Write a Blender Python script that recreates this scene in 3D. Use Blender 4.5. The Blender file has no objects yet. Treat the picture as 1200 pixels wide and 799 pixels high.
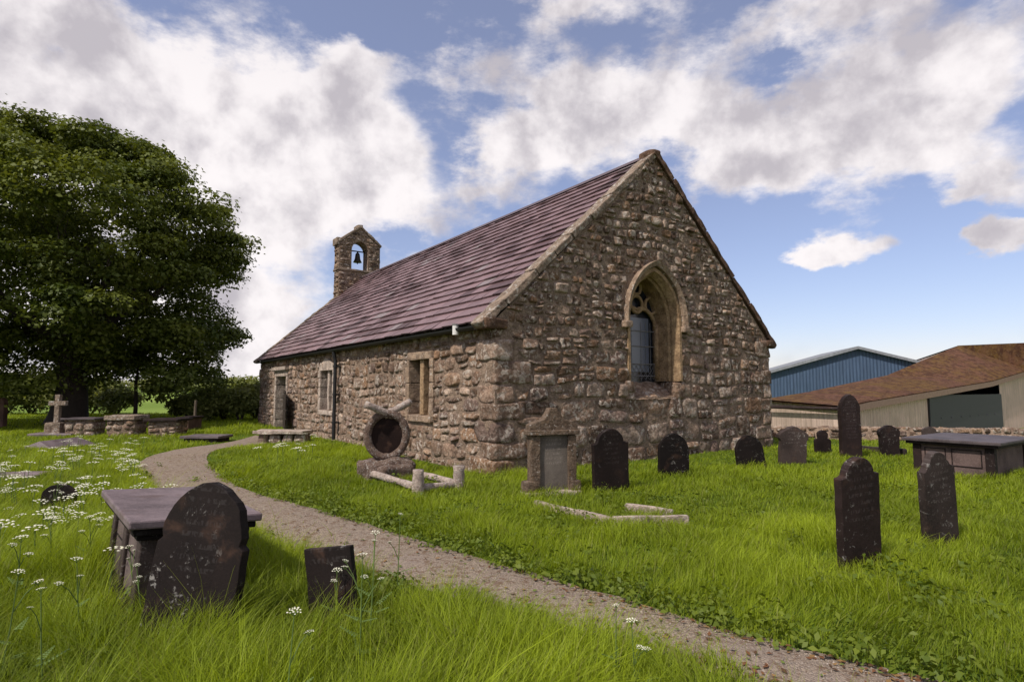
import bpy, bmesh, math, random
import numpy as np
from mathutils import Vector, Matrix, noise
R = math.radians
random.seed(7); rng = np.random.default_rng(11)
sc = bpy.context.scene
col = sc.collection

# ------------------------------------------------------------------ camera
F, HOR, EYE = 677.0, 455.0, 1.5
PITCH = math.atan((HOR-399.5)/F)
cd = bpy.data.cameras.new('camera'); cam = bpy.data.objects.new('camera', cd); col.objects.link(cam)
cd.sensor_width = 36; cd.lens = F/1200*36; cd.clip_end = 5000; cd.clip_start = .05
cam.location = (0, 0, EYE); cam.rotation_euler = (math.pi/2+PITCH, 0, 0); sc.camera = cam

def ray(px, py):
    a = (399.5-py)/F
    return Vector(((px-600)/F, math.cos(PITCH)-a*math.sin(PITCH), math.sin(PITCH)+a*math.cos(PITCH)))
def G(px, py, z=0.0):            # a point measured in the photo, on level z
    d = ray(px, py); t = (z-EYE)/d.z
    return Vector((d.x*t, d.y*t, z))
def D(px, py, y):                # a point measured in the photo, at depth y
    d = ray(px, py); t = y/d.y
    return Vector((d.x*t, y, EYE+d.z*t))

# ------------------------------------------------------------------ light
SUN_AZ = Vector((-.71, -.70, 0)).normalized(); SUN_EL = R(50)
sun_dir = Vector((SUN_AZ.x*math.cos(SUN_EL), SUN_AZ.y*math.cos(SUN_EL), math.sin(SUN_EL)))
ld = bpy.data.lights.new('sun', 'SUN'); ld.energy = 2.7; ld.angle = R(1.2); ld.color = (1, .93, .84)
sun = bpy.data.objects.new('sun', ld); col.objects.link(sun)
sun.rotation_euler = sun_dir.to_track_quat('Z', 'Y').to_euler()
sc.view_settings.view_transform = 'Standard'; sc.view_settings.look = 'None'
sc.view_settings.exposure = 0.78; sc.view_settings.gamma = 1; sc.view_settings.use_curve_mapping = False
sc.cycles.max_bounces = 6; sc.cycles.diffuse_bounces = 3; sc.cycles.glossy_bounces = 2
sc.cycles.transmission_bounces = 3; sc.cycles.transparent_max_bounces = 4

w = bpy.data.worlds.new('World'); sc.world = w; w.use_nodes = True
class NT:
    def __init__(s, nt): s.nt = nt; s.N = nt.nodes; s.L = nt.links
    def n(s, t, **k):
        o = s.N.new(t)
        for a, b in k.items(): setattr(o, a, b)
        return o
    def put(s, sock, v):
        if hasattr(v, 'is_output') or isinstance(v, bpy.types.NodeSocket): s.L.new(v, sock)
        else:
            try: sock.default_value = v
            except Exception: sock.default_value = (*v, 1)
    def m(s, op, a, b=None, c=None, clamp=False):
        o = s.n('ShaderNodeMath', operation=op); o.use_clamp = clamp
        for i, v in enumerate((a, b, c)):
            if v is not None: s.put(o.inputs[i], v)
        return o.outputs[0]
    def noise(s, vec, scale, detail=4, rough=.55, dist=0, lac=2.0):
        o = s.n('ShaderNodeTexNoise'); s.put(o.inputs['Vector'], vec)
        o.inputs['Scale'].default_value = scale; o.inputs['Detail'].default_value = detail
        o.inputs['Roughness'].default_value = rough; o.inputs['Distortion'].default_value = dist
        return o.outputs['Fac'], o.outputs['Color']
    def ss(s, v, a, b, lo=0., hi=1.):
        o = s.n('ShaderNodeMapRange', interpolation_type='SMOOTHSTEP'); s.put(o.inputs[0], v)
        for i, x in zip((1, 2, 3, 4), (a, b, lo, hi)): o.inputs[i].default_value = x
        return o.outputs[0]
    def mix(s, f, a, b, mode='MIX'):
        o = s.n('ShaderNodeMix', data_type='RGBA', blend_type=mode)
        s.put(o.inputs[0], f)
        for i, v in ((6, a), (7, b)):
            if isinstance(v, (tuple, list)): o.inputs[i].default_value = (*v[:3], 1)
            else: s.L.new(v, o.inputs[i])
        return o.outputs[2]
t = NT(w.node_tree); t.N.clear()
sky = t.n('ShaderNodeTexSky', sky_type='NISHITA'); sky.sun_disc = False
sky.sun_elevation = SUN_EL; sky.sun_rotation = math.atan2(SUN_AZ.x, SUN_AZ.y); sky.air_density = 1.0; sky.dust_density = .6; sky.ozone_density = 2.0
tc = t.n('ShaderNodeTexCoord'); dirv = tc.outputs['Generated']
sep = t.n('ShaderNodeSeparateXYZ'); t.L.new(dirv, sep.inputs[0])
X, Y, Z = sep.outputs
n1f, n1c = t.noise(dirv, 3.2, 5, .6)
flat = t.n('ShaderNodeMapping'); flat.inputs['Scale'].default_value = (1, 1, 1.9); t.L.new(dirv, flat.inputs[0]); flatv = flat.outputs[0]
n2f, n2c = t.noise(flatv, 7.5, 7, .62)
az = t.m('ARCTAN2', X, Y); el = t.m('ARCSINE', Z)
sc1 = t.n('ShaderNodeSeparateColor'); t.L.new(n1c, sc1.inputs[0])
sc2 = t.n('ShaderNodeSeparateColor'); t.L.new(n2c, sc2.inputs[0])
azw = t.m('ADD', az, t.m('ADD', t.m('MULTIPLY', t.m('SUBTRACT', sc1.outputs[0], .5), .22), t.m('MULTIPLY', t.m('SUBTRACT', sc2.outputs[0], .5), .13)))
elw = t.m('ADD', el, t.m('ADD', t.m('MULTIPLY', t.m('SUBTRACT', sc1.outputs[1], .5), .12), t.m('MULTIPLY', t.m('SUBTRACT', sc2.outputs[1], .5), .10)))
# px, py, half width px, half height px, weight
BL = [(150,175,250,85,1.0),(330,130,180,75,.8),(300,255,190,45,.7),(60,30,190,50,.6),(230,380,140,75,.75),(20,300,90,120,.6),(480,205,60,60,.35),
      (740,130,120,62,.95),(620,180,75,32,.8),(850,180,70,48,.9),(560,75,80,34,.5),(690,10,130,22,.6),(450,80,60,22,.35),
      (1010,170,140,48,1.0),(1080,80,200,62,.95),(1150,205,90,36,.8),(980,20,150,40,.75),(995,298,48,20,1.5),(1152,270,52,22,1.6),(1100,250,40,14,-.6),(1190,240,40,10,-.5),(590,235,70,22,.45),
      (290,335,85,60,.8),(250,425,120,40,1.0),(430,165,80,60,.55),(400,60,70,30,.25),(1090,380,110,14,.3),(1150,120,60,60,.3),(420,15,80,40,-.5),(485,105,40,40,-.3),(880,95,30,22,-.4),(520,180,35,50,-.6),(1160,135,60,18,-.35),(1050,330,160,60,-.5),(440,290,60,20,-.35),(320,322,45,14,-.4),(930,330,80,60,-.3)]
acc = None
for (px, py, hw, hh, wt) in BL:
    d = ray(px, py).normalized(); a0 = math.atan2(d.x, d.y); e0 = math.asin(d.z)
    d1 = ray(px+hw, py).normalized(); d2 = ray(px, py-hh).normalized()
    wa = abs(math.atan2(d1.x, d1.y)-a0); we = abs(math.asin(d2.z)-e0)
    qa = t.m('MULTIPLY', t.m('SUBTRACT', azw, a0), 1/wa); qe = t.m('MULTIPLY', t.m('SUBTRACT', elw, e0), 1/we)
    r2 = t.m('ADD', t.m('MULTIPLY', qa, qa), t.m('MULTIPLY', qe, qe))
    g = t.m('MULTIPLY', t.m('EXPONENT', t.m('MULTIPLY', r2, -1.0)), wt)
    acc = g if acc is None else t.m('ADD', acc, g)
# clouds outside the pictured sector: broken cumulus all round
behind = t.ss(t.m('ABSOLUTE', az), .75, 1.2)
up = t.ss(el, .62, .85)
gen = t.m('MULTIPLY', t.m('MAXIMUM', behind, up), t.m('MULTIPLY', t.ss(n1f, .40, .62), .95))
acc = t.m('ADD', acc, gen)
n3f, _ = t.noise(flatv, 20.0, 6, .62)
cov = t.m('ADD', t.m('ADD', acc, t.m('MULTIPLY', t.m('SUBTRACT', n2f, .5), 1.5)), t.m('MULTIPLY', t.m('SUBTRACT', n3f, .5), .75))
dens = t.ss(cov, .10, .74)
low = t.ss(el, 0, .10, 1, 0)
dens = t.m('MAXIMUM', dens, t.m('MULTIPLY', low, .35))
def billow(vec, sc):
    f, _ = t.noise(vec, sc, 7, .55, .15); return f
off = t.n('ShaderNodeVectorMath', operation='ADD'); t.L.new(dirv, off.inputs[0]); off.inputs[1].default_value = (-.035, -.01, .045)
relief = t.m('ADD', t.m('SUBTRACT', billow(dirv, 5.5), billow(off.outputs[0], 5.5)), t.m('MULTIPLY', t.m('SUBTRACT', billow(dirv, 14), billow(off.outputs[0], 14)), .45))
n4f, _ = t.noise(dirv, 2.6, 4, .5, .3)
sh0 = t.m('ADD', t.m('MULTIPLY', relief, 3.2), t.m('MULTIPLY', t.m('SUBTRACT', n4f, .47), .9))
thick = t.m('MULTIPLY', t.m('SUBTRACT', t.m('MINIMUM', cov, 1.4), .6), -.22)
shade = t.ss(t.m('ADD', sh0, thick), -.75, .50)
darkhi = t.ss(el, .35, .62, 0, .20)
shade = t.m('SUBTRACT', shade, darkhi, clamp=True)
cc = t.mix(shade, (.64, .60, .65), (1.17, 1.11, 1.12))
bg1 = t.n('ShaderNodeBackground'); bg1.inputs[1].default_value = .09
tint = t.mix(.24, t.mix(1.0, sky.outputs[0], (.98, .90, 1.02), 'MULTIPLY'), (3.2, 3.1, 3.3)); t.L.new(tint, bg1.inputs[0])
bg2 = t.n('ShaderNodeBackground'); t.L.new(cc, bg2.inputs[0]); bg2.inputs[1].default_value = .50
mx = t.n('ShaderNodeMixShader'); t.L.new(dens, mx.inputs[0]); t.L.new(bg1.outputs[0], mx.inputs[1]); t.L.new(bg2.outputs[0], mx.inputs[2])
wo = t.n('ShaderNodeOutputWorld'); t.L.new(mx.outputs[0], wo.inputs[0])

# ------------------------------------------------------------------ helpers
def tag(o, label=None, cat=None, group=None, kind=None):
    if label: o['label'] = label
    if cat: o['category'] = cat
    if group: o['group'] = group
    if kind: o['kind'] = kind
    return o
def empty(name, loc, rz, label, cat, group=None):
    o = bpy.data.objects.new(name, None); col.objects.link(o); o.location = loc; o.rotation_euler = (0, 0, rz)
    return tag(o, label, cat, group)

class MB:
    def __init__(s): s.v = []; s.f = []; s.mi = []; s.c = []
    def add(s, vs, fs, c=(1, 1, 1), mi=0):
        o = len(s.v); s.v += [tuple(p) for p in vs]
        s.f += [tuple(i+o for i in f) for f in fs]; s.mi += [mi]*len(fs)
        if isinstance(c, list): s.c += c
        else: s.c += [c]*len(vs)
    def box(s, a, b, c=(1, 1, 1), mi=0, M=None):
        x0, y0, z0 = a; x1, y1, z1 = b
        vs = [Vector(p) for p in ((x0,y0,z0),(x1,y0,z0),(x1,y1,z0),(x0,y1,z0),(x0,y0,z1),(x1,y0,z1),(x1,y1,z1),(x0,y1,z1))]
        if M is not None: vs = [M @ p for p in vs]
        s.add(vs, [(0,3,2,1),(4,5,6,7),(0,1,5,4),(1,2,6,5),(2,3,7,6),(3,0,4,7)], c, mi)
    def tube(s, pts, rad, n=8, c=(1, 1, 1), mi=0, cap=True, closed=False):
        pts = [Vector(p) for p in pts]; rad = rad if isinstance(rad, (list, tuple)) else [rad]*len(pts)
        vs = []; m = len(pts); up = None
        for i, p in enumerate(pts):
            if closed: d = pts[(i+1) % m]-pts[i-1]
            else: d = pts[min(i+1, m-1)]-pts[max(i-1, 0)]
            d.normalize()
            if up is None: up = Vector((0, 0, 1)) if abs(d.z) < .9 else Vector((1, 0, 0))
            a = d.cross(up)
            if a.length < 1e-4: a = d.orthogonal()
            a.normalize(); b = a.cross(d)
            up = b
            for k in range(n):
                q = 2*math.pi*k/n
                vs.append(p+(a*math.cos(q)+b*math.sin(q))*rad[i])
        fs = []
        rngm = m if closed else m-1
        for i in range(rngm):
            j = (i+1) % m
            for k in range(n): fs.append((i*n+k, i*n+(k+1) % n, j*n+(k+1) % n, j*n+k))
        if cap and not closed: fs += [tuple(range(n))[::-1], tuple((m-1)*n+k for k in range(n))]
        s.add(vs, fs, c, mi)
    def blob(s, a, b, c, mi=0, p=5, amp=.03, cuts=4, M=None, seed=0, sc_=3):   # rounded irregular block
        n = cuts+1; idx = {}; vs = []; fs = []
        ctr = [(a[i]+b[i])/2 for i in range(3)]; h = [(b[i]-a[i])/2 for i in range(3)]
        def gv(q):
            if q in idx: return idx[q]
            u = [x*2/n-1 for x in q]
            r = (abs(u[0])**p+abs(u[1])**p+abs(u[2])**p)**(1/p); mxx = max(abs(x) for x in u)
            k = mxx/r if r else 1
            k = .35+.65*k if r else 1
            P = Vector([ctr[i]+h[i]*u[i]*k for i in range(3)])
            nn = Vector([u[0], u[1], u[2]]).normalized()
            P += nn*amp*noise.noise(P*sc_+Vector((seed*7.1, seed*1.3, 0)))*2
            if M is not None: P = M @ P
            vs.append(P); idx[q] = len(vs)-1; return idx[q]
        for ax in range(3):
            o = [i for i in range(3) if i != ax]
            for side in (0, n):
                for i in range(n):
                    for j in range(n):
                        qs = []
                        for (di, dj) in ((0,0),(1,0),(1,1),(0,1)):
                            q = [0,0,0]; q[ax] = side; q[o[0]] = i+di; q[o[1]] = j+dj; qs.append(gv(tuple(q)))
                        flip = (side == 0) ^ (ax == 1)
                        fs.append(tuple(qs[::-1] if flip else qs))
        s.add(vs, fs, c, mi)
    def build(s, name, mats, parent=None, smooth=False, bevel=0):
        me = bpy.data.meshes.new(name); me.from_pydata(s.v, [], s.f)
        mats = mats if isinstance(mats, (list, tuple)) else [mats]
        for m_ in mats: me.materials.append(m_)
        if len(mats) > 1: me.polygons.foreach_set('material_index', s.mi)
        ca = me.color_attributes.new('Col', 'FLOAT_COLOR', 'POINT')
        arr = np.ones((len(s.v), 4), np.float32); arr[:, :3] = np.array(s.c, np.float32).reshape(-1, 3); ca.data.foreach_set('color', arr.ravel())
        if smooth: me.polygons.foreach_set('use_smooth', [True]*len(me.polygons))
        me.update()
        o = bpy.data.objects.new(name, me); col.objects.link(o)
        if parent: o.parent = parent
        if bevel:
            b = o.modifiers.new('bevel', 'BEVEL'); b.width = bevel; b.segments = 2; b.limit_method = 'ANGLE'
        return o

def mat(name, rough=.9, spec=.3):
    m = bpy.data.materials.new(name); m.use_nodes = True; t = NT(m.node_tree); t.N.clear()
    o = t.n('ShaderNodeOutputMaterial'); b = t.n('ShaderNodeBsdfPrincipled'); t.L.new(b.outputs[0], o.inputs[0])
    b.inputs['Roughness'].default_value = rough; b.inputs['Specular IOR Level'].default_value = spec
    return m, t, b, o
def bump(t, b, h, strength=.5, dist=.02):
    n = t.n('ShaderNodeBump'); n.inputs['Strength'].default_value = strength; n.inputs['Distance'].default_value = dist
    t.L.new(h, n.inputs['Height']); t.L.new(n.outputs[0], b.inputs['Normal']); return n

def mat_rock(name, tint=(1, 1, 1), lichen=.5, use_attr=True, base=(.22, .18, .15), sc_=1.0, bstr=.7, orange=.3):
    m, t, b, o = mat(name, .95, .15)
    tc = t.n('ShaderNodeTexCoord').outputs['Object']
    if use_attr:
        at = t.n('ShaderNodeAttribute'); at.attribute_name = 'Col'; c = at.outputs['Color']
    else: c = t.mix(0.0, base, base)
    f1, _ = t.noise(tc, 4*sc_, 5, .65); f2, _ = t.noise(tc, 22*sc_, 5, .7); f3, _ = t.noise(tc, 70*sc_, 3, .7)
    c = t.mix(t.ss(f1, .3, .7), t.mix(1, c, (.62, .57, .55), 'MULTIPLY'), t.mix(1, c, (1.28, 1.22, 1.15), 'MULTIPLY'))
    c = t.mix(t.ss(f2, .35, .7), t.mix(1, c, (.60, .56, .54), 'MULTIPLY'), c)
    c = t.mix(t.ss(f3, .35, .65, 0, .6), c, t.mix(1, c, (1.45, 1.42, 1.4), 'MULTIPLY'))
    l1, _ = t.noise(tc, 9*sc_, 6, .7, .4)
    l0, _ = t.noise(tc, 1.7*sc_, 3, .5)
    lm = t.m('MULTIPLY', t.ss(l1, .655-.14*lichen, .70-.14*lichen), t.ss(l0, .35, .6))
    c = t.mix(t.m('MULTIPLY', lm, .75), c, (.47, .44, .40))
    l2, _ = t.noise(tc, 16*sc_, 5, .75, .6); l3, _ = t.noise(tc, 3.1*sc_, 3, .5)
    c = t.mix(t.m('MULTIPLY', t.m('MULTIPLY', t.ss(l2, .56, .64), t.ss(l3, .45, .65)), min(.8, lichen*1.1)), c, (.50, .47, .42))
    o1, _ = t.noise(tc, 6*sc_, 5, .65, .2)
    c = t.mix(t.ss(o1, .60, .70, 0, .6*orange), c, (.30, .17, .07))
    if tint != (1, 1, 1): c = t.mix(1, c, tint, 'MULTIPLY')
    t.L.new(c, b.inputs['Base Color'])
    h = t.m('ADD', t.m('MULTIPLY', f2, 1.0), t.m('MULTIPLY', f3, .4)); h = t.m('ADD', h, f1)
    vz = t.n('ShaderNodeTexVoronoi'); vz.inputs['Scale'].default_value = 11*sc_; t.L.new(tc, vz.inputs['Vector']); h = t.m('ADD', h, t.m('MULTIPLY', vz.outputs['Distance'], .8))
    bump(t, b, h, bstr, .035)
    return m
M_stone = mat_rock('rubble stone', lichen=1.0, orange=.4, tint=(1.10, 1.015, .95), bstr=1.0)
M_mortar = mat_rock('lime mortar', use_attr=False, base=(.27, .215, .17), lichen=.0, sc_=2, orange=.25)
M_dressed = mat_rock('dressed sandstone', use_attr=False, base=(.34, .25, .155), lichen=.15, orange=.5, sc_=1.3, bstr=.45)
M_pale = mat_rock('pale dressed stone', use_attr=False, base=(.42, .37, .33), lichen=.6, orange=.1, sc_=1.5, bstr=.5)
M_coping = mat_rock('coping stone', use_attr=False, base=(.25, .205, .165), lichen=.8, orange=.25, sc_=1.2)
M_hood = mat_rock('worn hood stone', use_attr=False, base=(.30, .235, .18), lichen=.5, orange=.3, sc_=1.5, bstr=.5)
M_sand = mat_rock('weathered sandstone', use_attr=False, base=(.145, .112, .085), lichen=.4, orange=.5, sc_=2.2, bstr=.5)

def mat_slate(name, base, speck=.5, rough=.62, lines=0):
    m, t, b, o = mat(name, max(rough, .5), .16)
    tcn = t.n('ShaderNodeTexCoord'); tco = tcn.outputs['Object']; oi = t.n('ShaderNodeObjectInfo')
    va = t.n('ShaderNodeVectorMath', operation='ADD'); t.L.new(tco, va.inputs[0]); t.put(va.inputs[1], t.m('MULTIPLY', oi.outputs['Random'], 40.0)); tc = va.outputs[0]
    f1, _ = t.noise(tc, 3, 5, .6); f2, _ = t.noise(tc, 18, 6, .72, .5); f3, _ = t.noise(tc, 60, 4, .7)
    c = t.mix(t.ss(f1, .3, .7), tuple(x*.6 for x in base), tuple(x*1.35 for x in base))
    c = t.mix(t.ss(f3, .4, .7, 0, .5), c, tuple(x*1.8 for x in base))
    # lichen speckles, thicker towards one patch of the stone
    l0, _ = t.noise(tc, 2.2, 3, .5)
    lm = t.m('MULTIPLY', t.ss(f2, .66-.1*speck, .72-.1*speck), t.ss(l0, .40, .62))
    c = t.mix(t.m('MULTIPLY', lm, .7*min(1, speck*1.6)), c, (.26, .245, .225))
    r1, _ = t.noise(tc, 4.5, 4, .6, .3)
    c = t.mix(t.ss(r1, .55, .75, 0, .45), c, (.075, .04, .026))
    h = t.m('ADD', t.m('MULTIPLY', f2, .6), t.m('MULTIPLY', f3, .3))
    if lines:
        sp = t.n('ShaderNodeSeparateXYZ'); t.L.new(tco, sp.inputs[0])
        row = t.m('FRACT', t.m('MULTIPLY', sp.outputs[2], 15.0))
        rowid = t.m('FLOOR', t.m('MULTIPLY', sp.outputs[2], 15.0))
        cv = t.n('ShaderNodeCombineXYZ'); t.put(cv.inputs[0], t.m('MULTIPLY', sp.outputs[0], 60)); t.put(cv.inputs[1], t.m('MULTIPLY', rowid, 7.3)); t.put(cv.inputs[2], t.m('MULTIPLY', row, 1.6))
        w_, _ = t.noise(cv.outputs[0], 1.0, 2, .5)
        letter = t.m('MULTIPLY', t.ss(w_, .50, .56), t.m('MULTIPLY', t.m('GREATER_THAN', row, .35), t.m('LESS_THAN', row, .8)))
        letter = t.m('MULTIPLY', letter, t.m('MULTIPLY', t.m('LESS_THAN', t.m('ABSOLUTE', sp.outputs[0]), .13), t.m('GREATER_THAN', sp.outputs[2], .42)))
        c = t.mix(t.m('MULTIPLY', letter, .28*lines), c, tuple(min(.4, x*2.6+.05) for x in base))
    vr = t.n('ShaderNodeHueSaturation'); t.L.new(c, vr.inputs['Color']); t.put(vr.inputs['Value'], t.m('ADD', t.m('MULTIPLY', oi.outputs['Random'], .6), .72)); c = vr.outputs[0]
    t.L.new(c, b.inputs['Base Color']); bump(t, b, h, .4, .012)
    return m
M_slate_blk = mat_slate('black slate', (.008, .0052, .0047), .7, .75, .6)
M_slate_dk = mat_slate('dark purple slate', (.017, .0105, .0098), .65, .7, .8)
M_slate_md = mat_slate('weathered grey slate', (.036, .026, .0235), .8, .75, 1)
M_slab = mat_slate('purple slate slab', (.14, .108, .113), .45, .5)
M_slab_dk = mat_slate('dark slab', (.085, .068, .070), .4, .55)
M_redstone = mat_slate('rust brown stone', (.085, .048, .038), .35, .85)

def simple(name, colr, rough=.6, metal=0, nz=0, sc_=20):
    m, t, b, o = mat(name, rough, .4); b.inputs['Metallic'].default_value = metal
    tc = t.n('ShaderNodeTexCoord').outputs['Object']; f, _ = t.noise(tc, sc_, 4, .6)
    t.L.new(t.mix(f, tuple(x*(1-nz) for x in colr), tuple(x*(1+nz) for x in colr)), b.inputs['Base Color'])
    return m
M_iron = simple('black cast iron', (.012, .011, .012), .6, 0, .3)
M_bell = simple('bronze bell', (.03, .025, .02), .45, .6, .3)
M_white = simple('white plastic', (.62, .6, .57), .5, 0, .1)
M_wood = simple('dark oak', (.035, .024, .018), .7, 0, .5, 12)
M_bark = simple('bark', (.045, .033, .026), .95, 0, .5, 8)
M_lead = simple('lead', (.16, .15, .15), .6, 0, .2)

# roof slates
def m_roof():
    m, t, b, o = mat('purple roof slate', .5, .45)
    tc = t.n('ShaderNodeTexCoord').outputs['Object']
    at = t.n('ShaderNodeAttribute'); at.attribute_name = 'Col'
    f1, _ = t.noise(tc, 1.2, 4, .6); f2, _ = t.noise(tc, 30, 4, .7)
    c = t.mix(t.ss(f1, .35, .7, 0, .5), at.outputs['Color'], t.mix(1, at.outputs['Color'], (.78, .74, .74), 'MULTIPLY'))
    c = t.mix(t.ss(f2, .45, .75, 0, .4), c, t.mix(1, c, (1.35, 1.3, 1.25), 'MULTIPLY'))
    t.L.new(c, b.inputs['Base Color']); bump(t, b, f2, .25, .01); return m
M_roof = m_roof()

def mat_leaf(name, c1, c2, transl=.35, sc_=.8):
    m = bpy.data.materials.new(name); m.use_nodes = True; t = NT(m.node_tree); t.N.clear()
    o = t.n('ShaderNodeOutputMaterial'); at = t.n('ShaderNodeAttribute'); at.attribute_name = 'Col'
    sp = t.n('ShaderNodeSeparateColor'); t.L.new(at.outputs['Color'], sp.inputs[0])
    g = t.n('ShaderNodeNewGeometry'); f, _ = t.noise(g.outputs['Position'], sc_, 3, .6)
    c = t.mix(t.m('ADD', t.m('MULTIPLY', sp.outputs[0], .6), t.m('MULTIPLY', t.ss(f, .3, .7), .4)), c1, c2)
    c = t.mix(t.m('MULTIPLY', sp.outputs[1], .8), c, (.20, .17, .07))      # dry, straw-coloured share
    b = t.n('ShaderNodeBsdfPrincipled'); b.inputs['Roughness'].default_value = .55; b.inputs['Specular IOR Level'].default_value = .25
    t.L.new(c, b.inputs['Base Color'])
    tr = t.n('ShaderNodeBsdfTranslucent'); t.L.new(t.mix(1, c, (1.25, 1.2, .6), 'MULTIPLY'), tr.inputs[0])
    mx = t.n('ShaderNodeMixShader'); mx.inputs[0].default_value = transl
    t.L.new(b.outputs[0], mx.inputs[1]); t.L.new(tr.outputs[0], mx.inputs[2]); t.L.new(mx.outputs[0], o.inputs[0])
    return m
M_grass = mat_leaf('meadow grass', (.105, .152, .008), (.345, .425, .020), .45, .5)
M_weed = mat_leaf('verge weed leaves', (.065, .105, .010), (.17, .21, .02), .35)
M_tree = mat_leaf('sycamore leaves', (.040, .064, .010), (.17, .19, .032), .28, .35)
M_hedge = mat_leaf('hedge leaves', (.10, .125, .035), (.24, .25, .07), .35, .5)
M_umbel = simple('white umbel florets', (.62, .60, .47), .9, 0, .2)
M_stem = simple('green stem', (.09, .14, .03), .8, 0, .3)

# ------------------------------------------------------------------ church frame
A0 = G(580, 557); TH = R(35.4)
U = Vector((math.cos(TH), math.sin(TH), 0)); V = Vector((-math.sin(TH), math.cos(TH), 0))
W, Lc, EV, AP = 8.62, 18.2, 2.72, 6.68
def CH(u, v, z=0): return A0+U*u+V*v+Vector((0, 0, z))

# ------------------------------------------------------------------ ground
def smooth(a, b, x):
    q = np.clip((x-a)/(b-a), 0, 1); return q*q*(3-2*q)
def bound_y(x): return 17.6-.14*(x-7)
def gh(x, y):
    x = np.asarray(x, float); y = np.asarray(y, float)
    r = np.hypot(x, y)
    h = .035*np.sin(x*.9+1.3*np.sin(y*.5))*np.sin(y*.7+x*.25)*smooth(60, 20, r)*0.8
    h = h - 1.7*smooth(.8, 4.5, y-bound_y(x))*smooth(2.5, 8, x)
    h = h + smooth(90, 500, r)*3.0*smooth(0, -60, x)
    return h
def axis(lo, hi, d0, g):
    xs = [0.0]; d = d0
    while xs[-1] < hi: xs.append(xs[-1]+d); d = d*g if xs[-1] > 25 else d
    ys = [0.0]; d = d0
    while ys[-1] > lo: ys.append(ys[-1]-d); d = d*g if ys[-1] < -25 else d
    return np.array(ys[:0:-1]+xs)
gx = axis(-1500, 1500, .5, 1.12); gy = axis(-600, 2500, .5, 1.12)
XX, YY = np.meshgrid(gx, gy); ZZ = gh(XX, YY)
me = bpy.data.meshes.new('ground')
nv = XX.size; nx_ = len(gx); ny_ = len(gy)
vv = np.stack([XX, YY, ZZ], -1).reshape(-1, 3)
ii = (np.arange(ny_-1)[:, None]*nx_+np.arange(nx_-1)[None]).ravel()
ff = np.stack([ii, ii+1, ii+nx_+1, ii+nx_], -1)
me.from_pydata(vv.tolist(), [], ff.tolist()); me.polygons.foreach_set('use_smooth', [True]*len(me.polygons))
m, t, b, o_ = mat('turf soil', 1, .05)
tc = t.n('ShaderNodeTexCoord').outputs['Object']
f1, _ = t.noise(tc, .35, 5, .6); f2, _ = t.noise(tc, 9, 5, .7); f3, _ = t.noise(tc, .03, 3, .5)
c = t.mix(t.ss(f2, .3, .7), (.030, .050, .010), (.070, .12, .014)); c = t.mix(t.ss(f1, .35, .7, 0, .5), c, (.11, .15, .02))
g = t.n('ShaderNodeVectorMath', operation='LENGTH'); t.L.new(tc, g.inputs[0])
c = t.mix(t.ss(g.outputs['Value'], 25, 45), c, t.mix(t.ss(f3, .4, .6), (.13, .19, .035), (.20, .27, .06)))
t.L.new(c, b.inputs['Base Color']); bump(t, b, f2, 1, .05); me.materials.append(m)
ground = bpy.data.objects.new('ground', me); col.objects.link(ground); ground['kind'] = 'structure'

# path: paired edge points
PE = [((985, 850), (1200, 838)), ((905, 812), (1075, 797)), ((800, 778), (950, 768)), ((690, 742), (820, 733)), ((590, 712), (700, 697)), ((500, 690), (600, 668)),
      ((400, 662), (500, 640)), ((320, 634), (410, 614)), ((250, 606), (340, 590)), ((205, 584), (280, 571)), ((173, 562), (252, 554)),
      ((164, 547), (240, 541)), ((180, 534), (243, 532)), ((215, 526), (262, 526)), ((262, 520), (300, 522)), ((300, 511), (322, 515))]
pl = [G(*a) for a, _ in PE]; pr = [G(*b) for _, b in PE]
pl = [pl[0]+(pl[0]-pl[1])*2]+pl; pr = [pr[0]+(pr[0]-pr[1])*2]+pr
def cr(P, n=6):
    out = []
    for i in range(len(P)-1):
        p0, p1, p2, p3 = P[max(i-1, 0)], P[i], P[i+1], P[min(i+2, len(P)-1)]
        for k in range(n):
            q = k/n
            out.append(.5*((2*p1)+(p2-p0)*q+(2*p0-5*p1+4*p2-p3)*q*q+(3*p1-p0-3*p2+p3)*q**3))
    return out+[P[-1]]
pl = cr(pl); pr = cr(pr)
mb = MB(); NW = 8
vs = []
for i, (a, b_) in enumerate(zip(pl, pr)):
    dd = (b_-a).normalized()
    a = a-dd*(.05+.06*noise.noise(Vector((i*.5, 0, 0)))); b_ = b_+dd*(.05+.06*noise.noise(Vector((i*.5, 9, 0))))
    for k in range(NW+1):
        p = a.lerp(b_, k/NW); e = min(k, NW-k)/(NW/2)
        vs.append((p.x, p.y, float(gh(p.x, p.y))+.012+.02*e))
fs = [(i*(NW+1)+k, i*(NW+1)+k+1, (i+1)*(NW+1)+k+1, (i+1)*(NW+1)+k) for i in range(len(pl)-1) for k in range(NW)]
mb.add(vs, fs)
m, t, b, o_ = mat('gravel path', .95, .2)
tc = t.n('ShaderNodeTexCoord').outputs['Object']
f1, _ = t.noise(tc, 1.6, 4, .6); f2, _ = t.noise(tc, 14, 6, .75)
vo = t.n('ShaderNodeTexVoronoi'); vo.inputs['Scale'].default_value = 120; t.L.new(tc, vo.inputs['Vector'])
sepv = t.n('ShaderNodeSeparateColor'); t.L.new(vo.outputs['Color'], sepv.inputs[0])
c = t.mix(sepv.outputs[0], (.12, .092, .068), (.36, .285, .215))
c = t.mix(t.ss(f1, .35, .7, 0, .5), c, (.25, .20, .175)); c = t.mix(t.ss(f2, .50, .62, 0, .75), c, (.12, .065, .035))
t.L.new(c, b.inputs['Base Color'])
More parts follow.
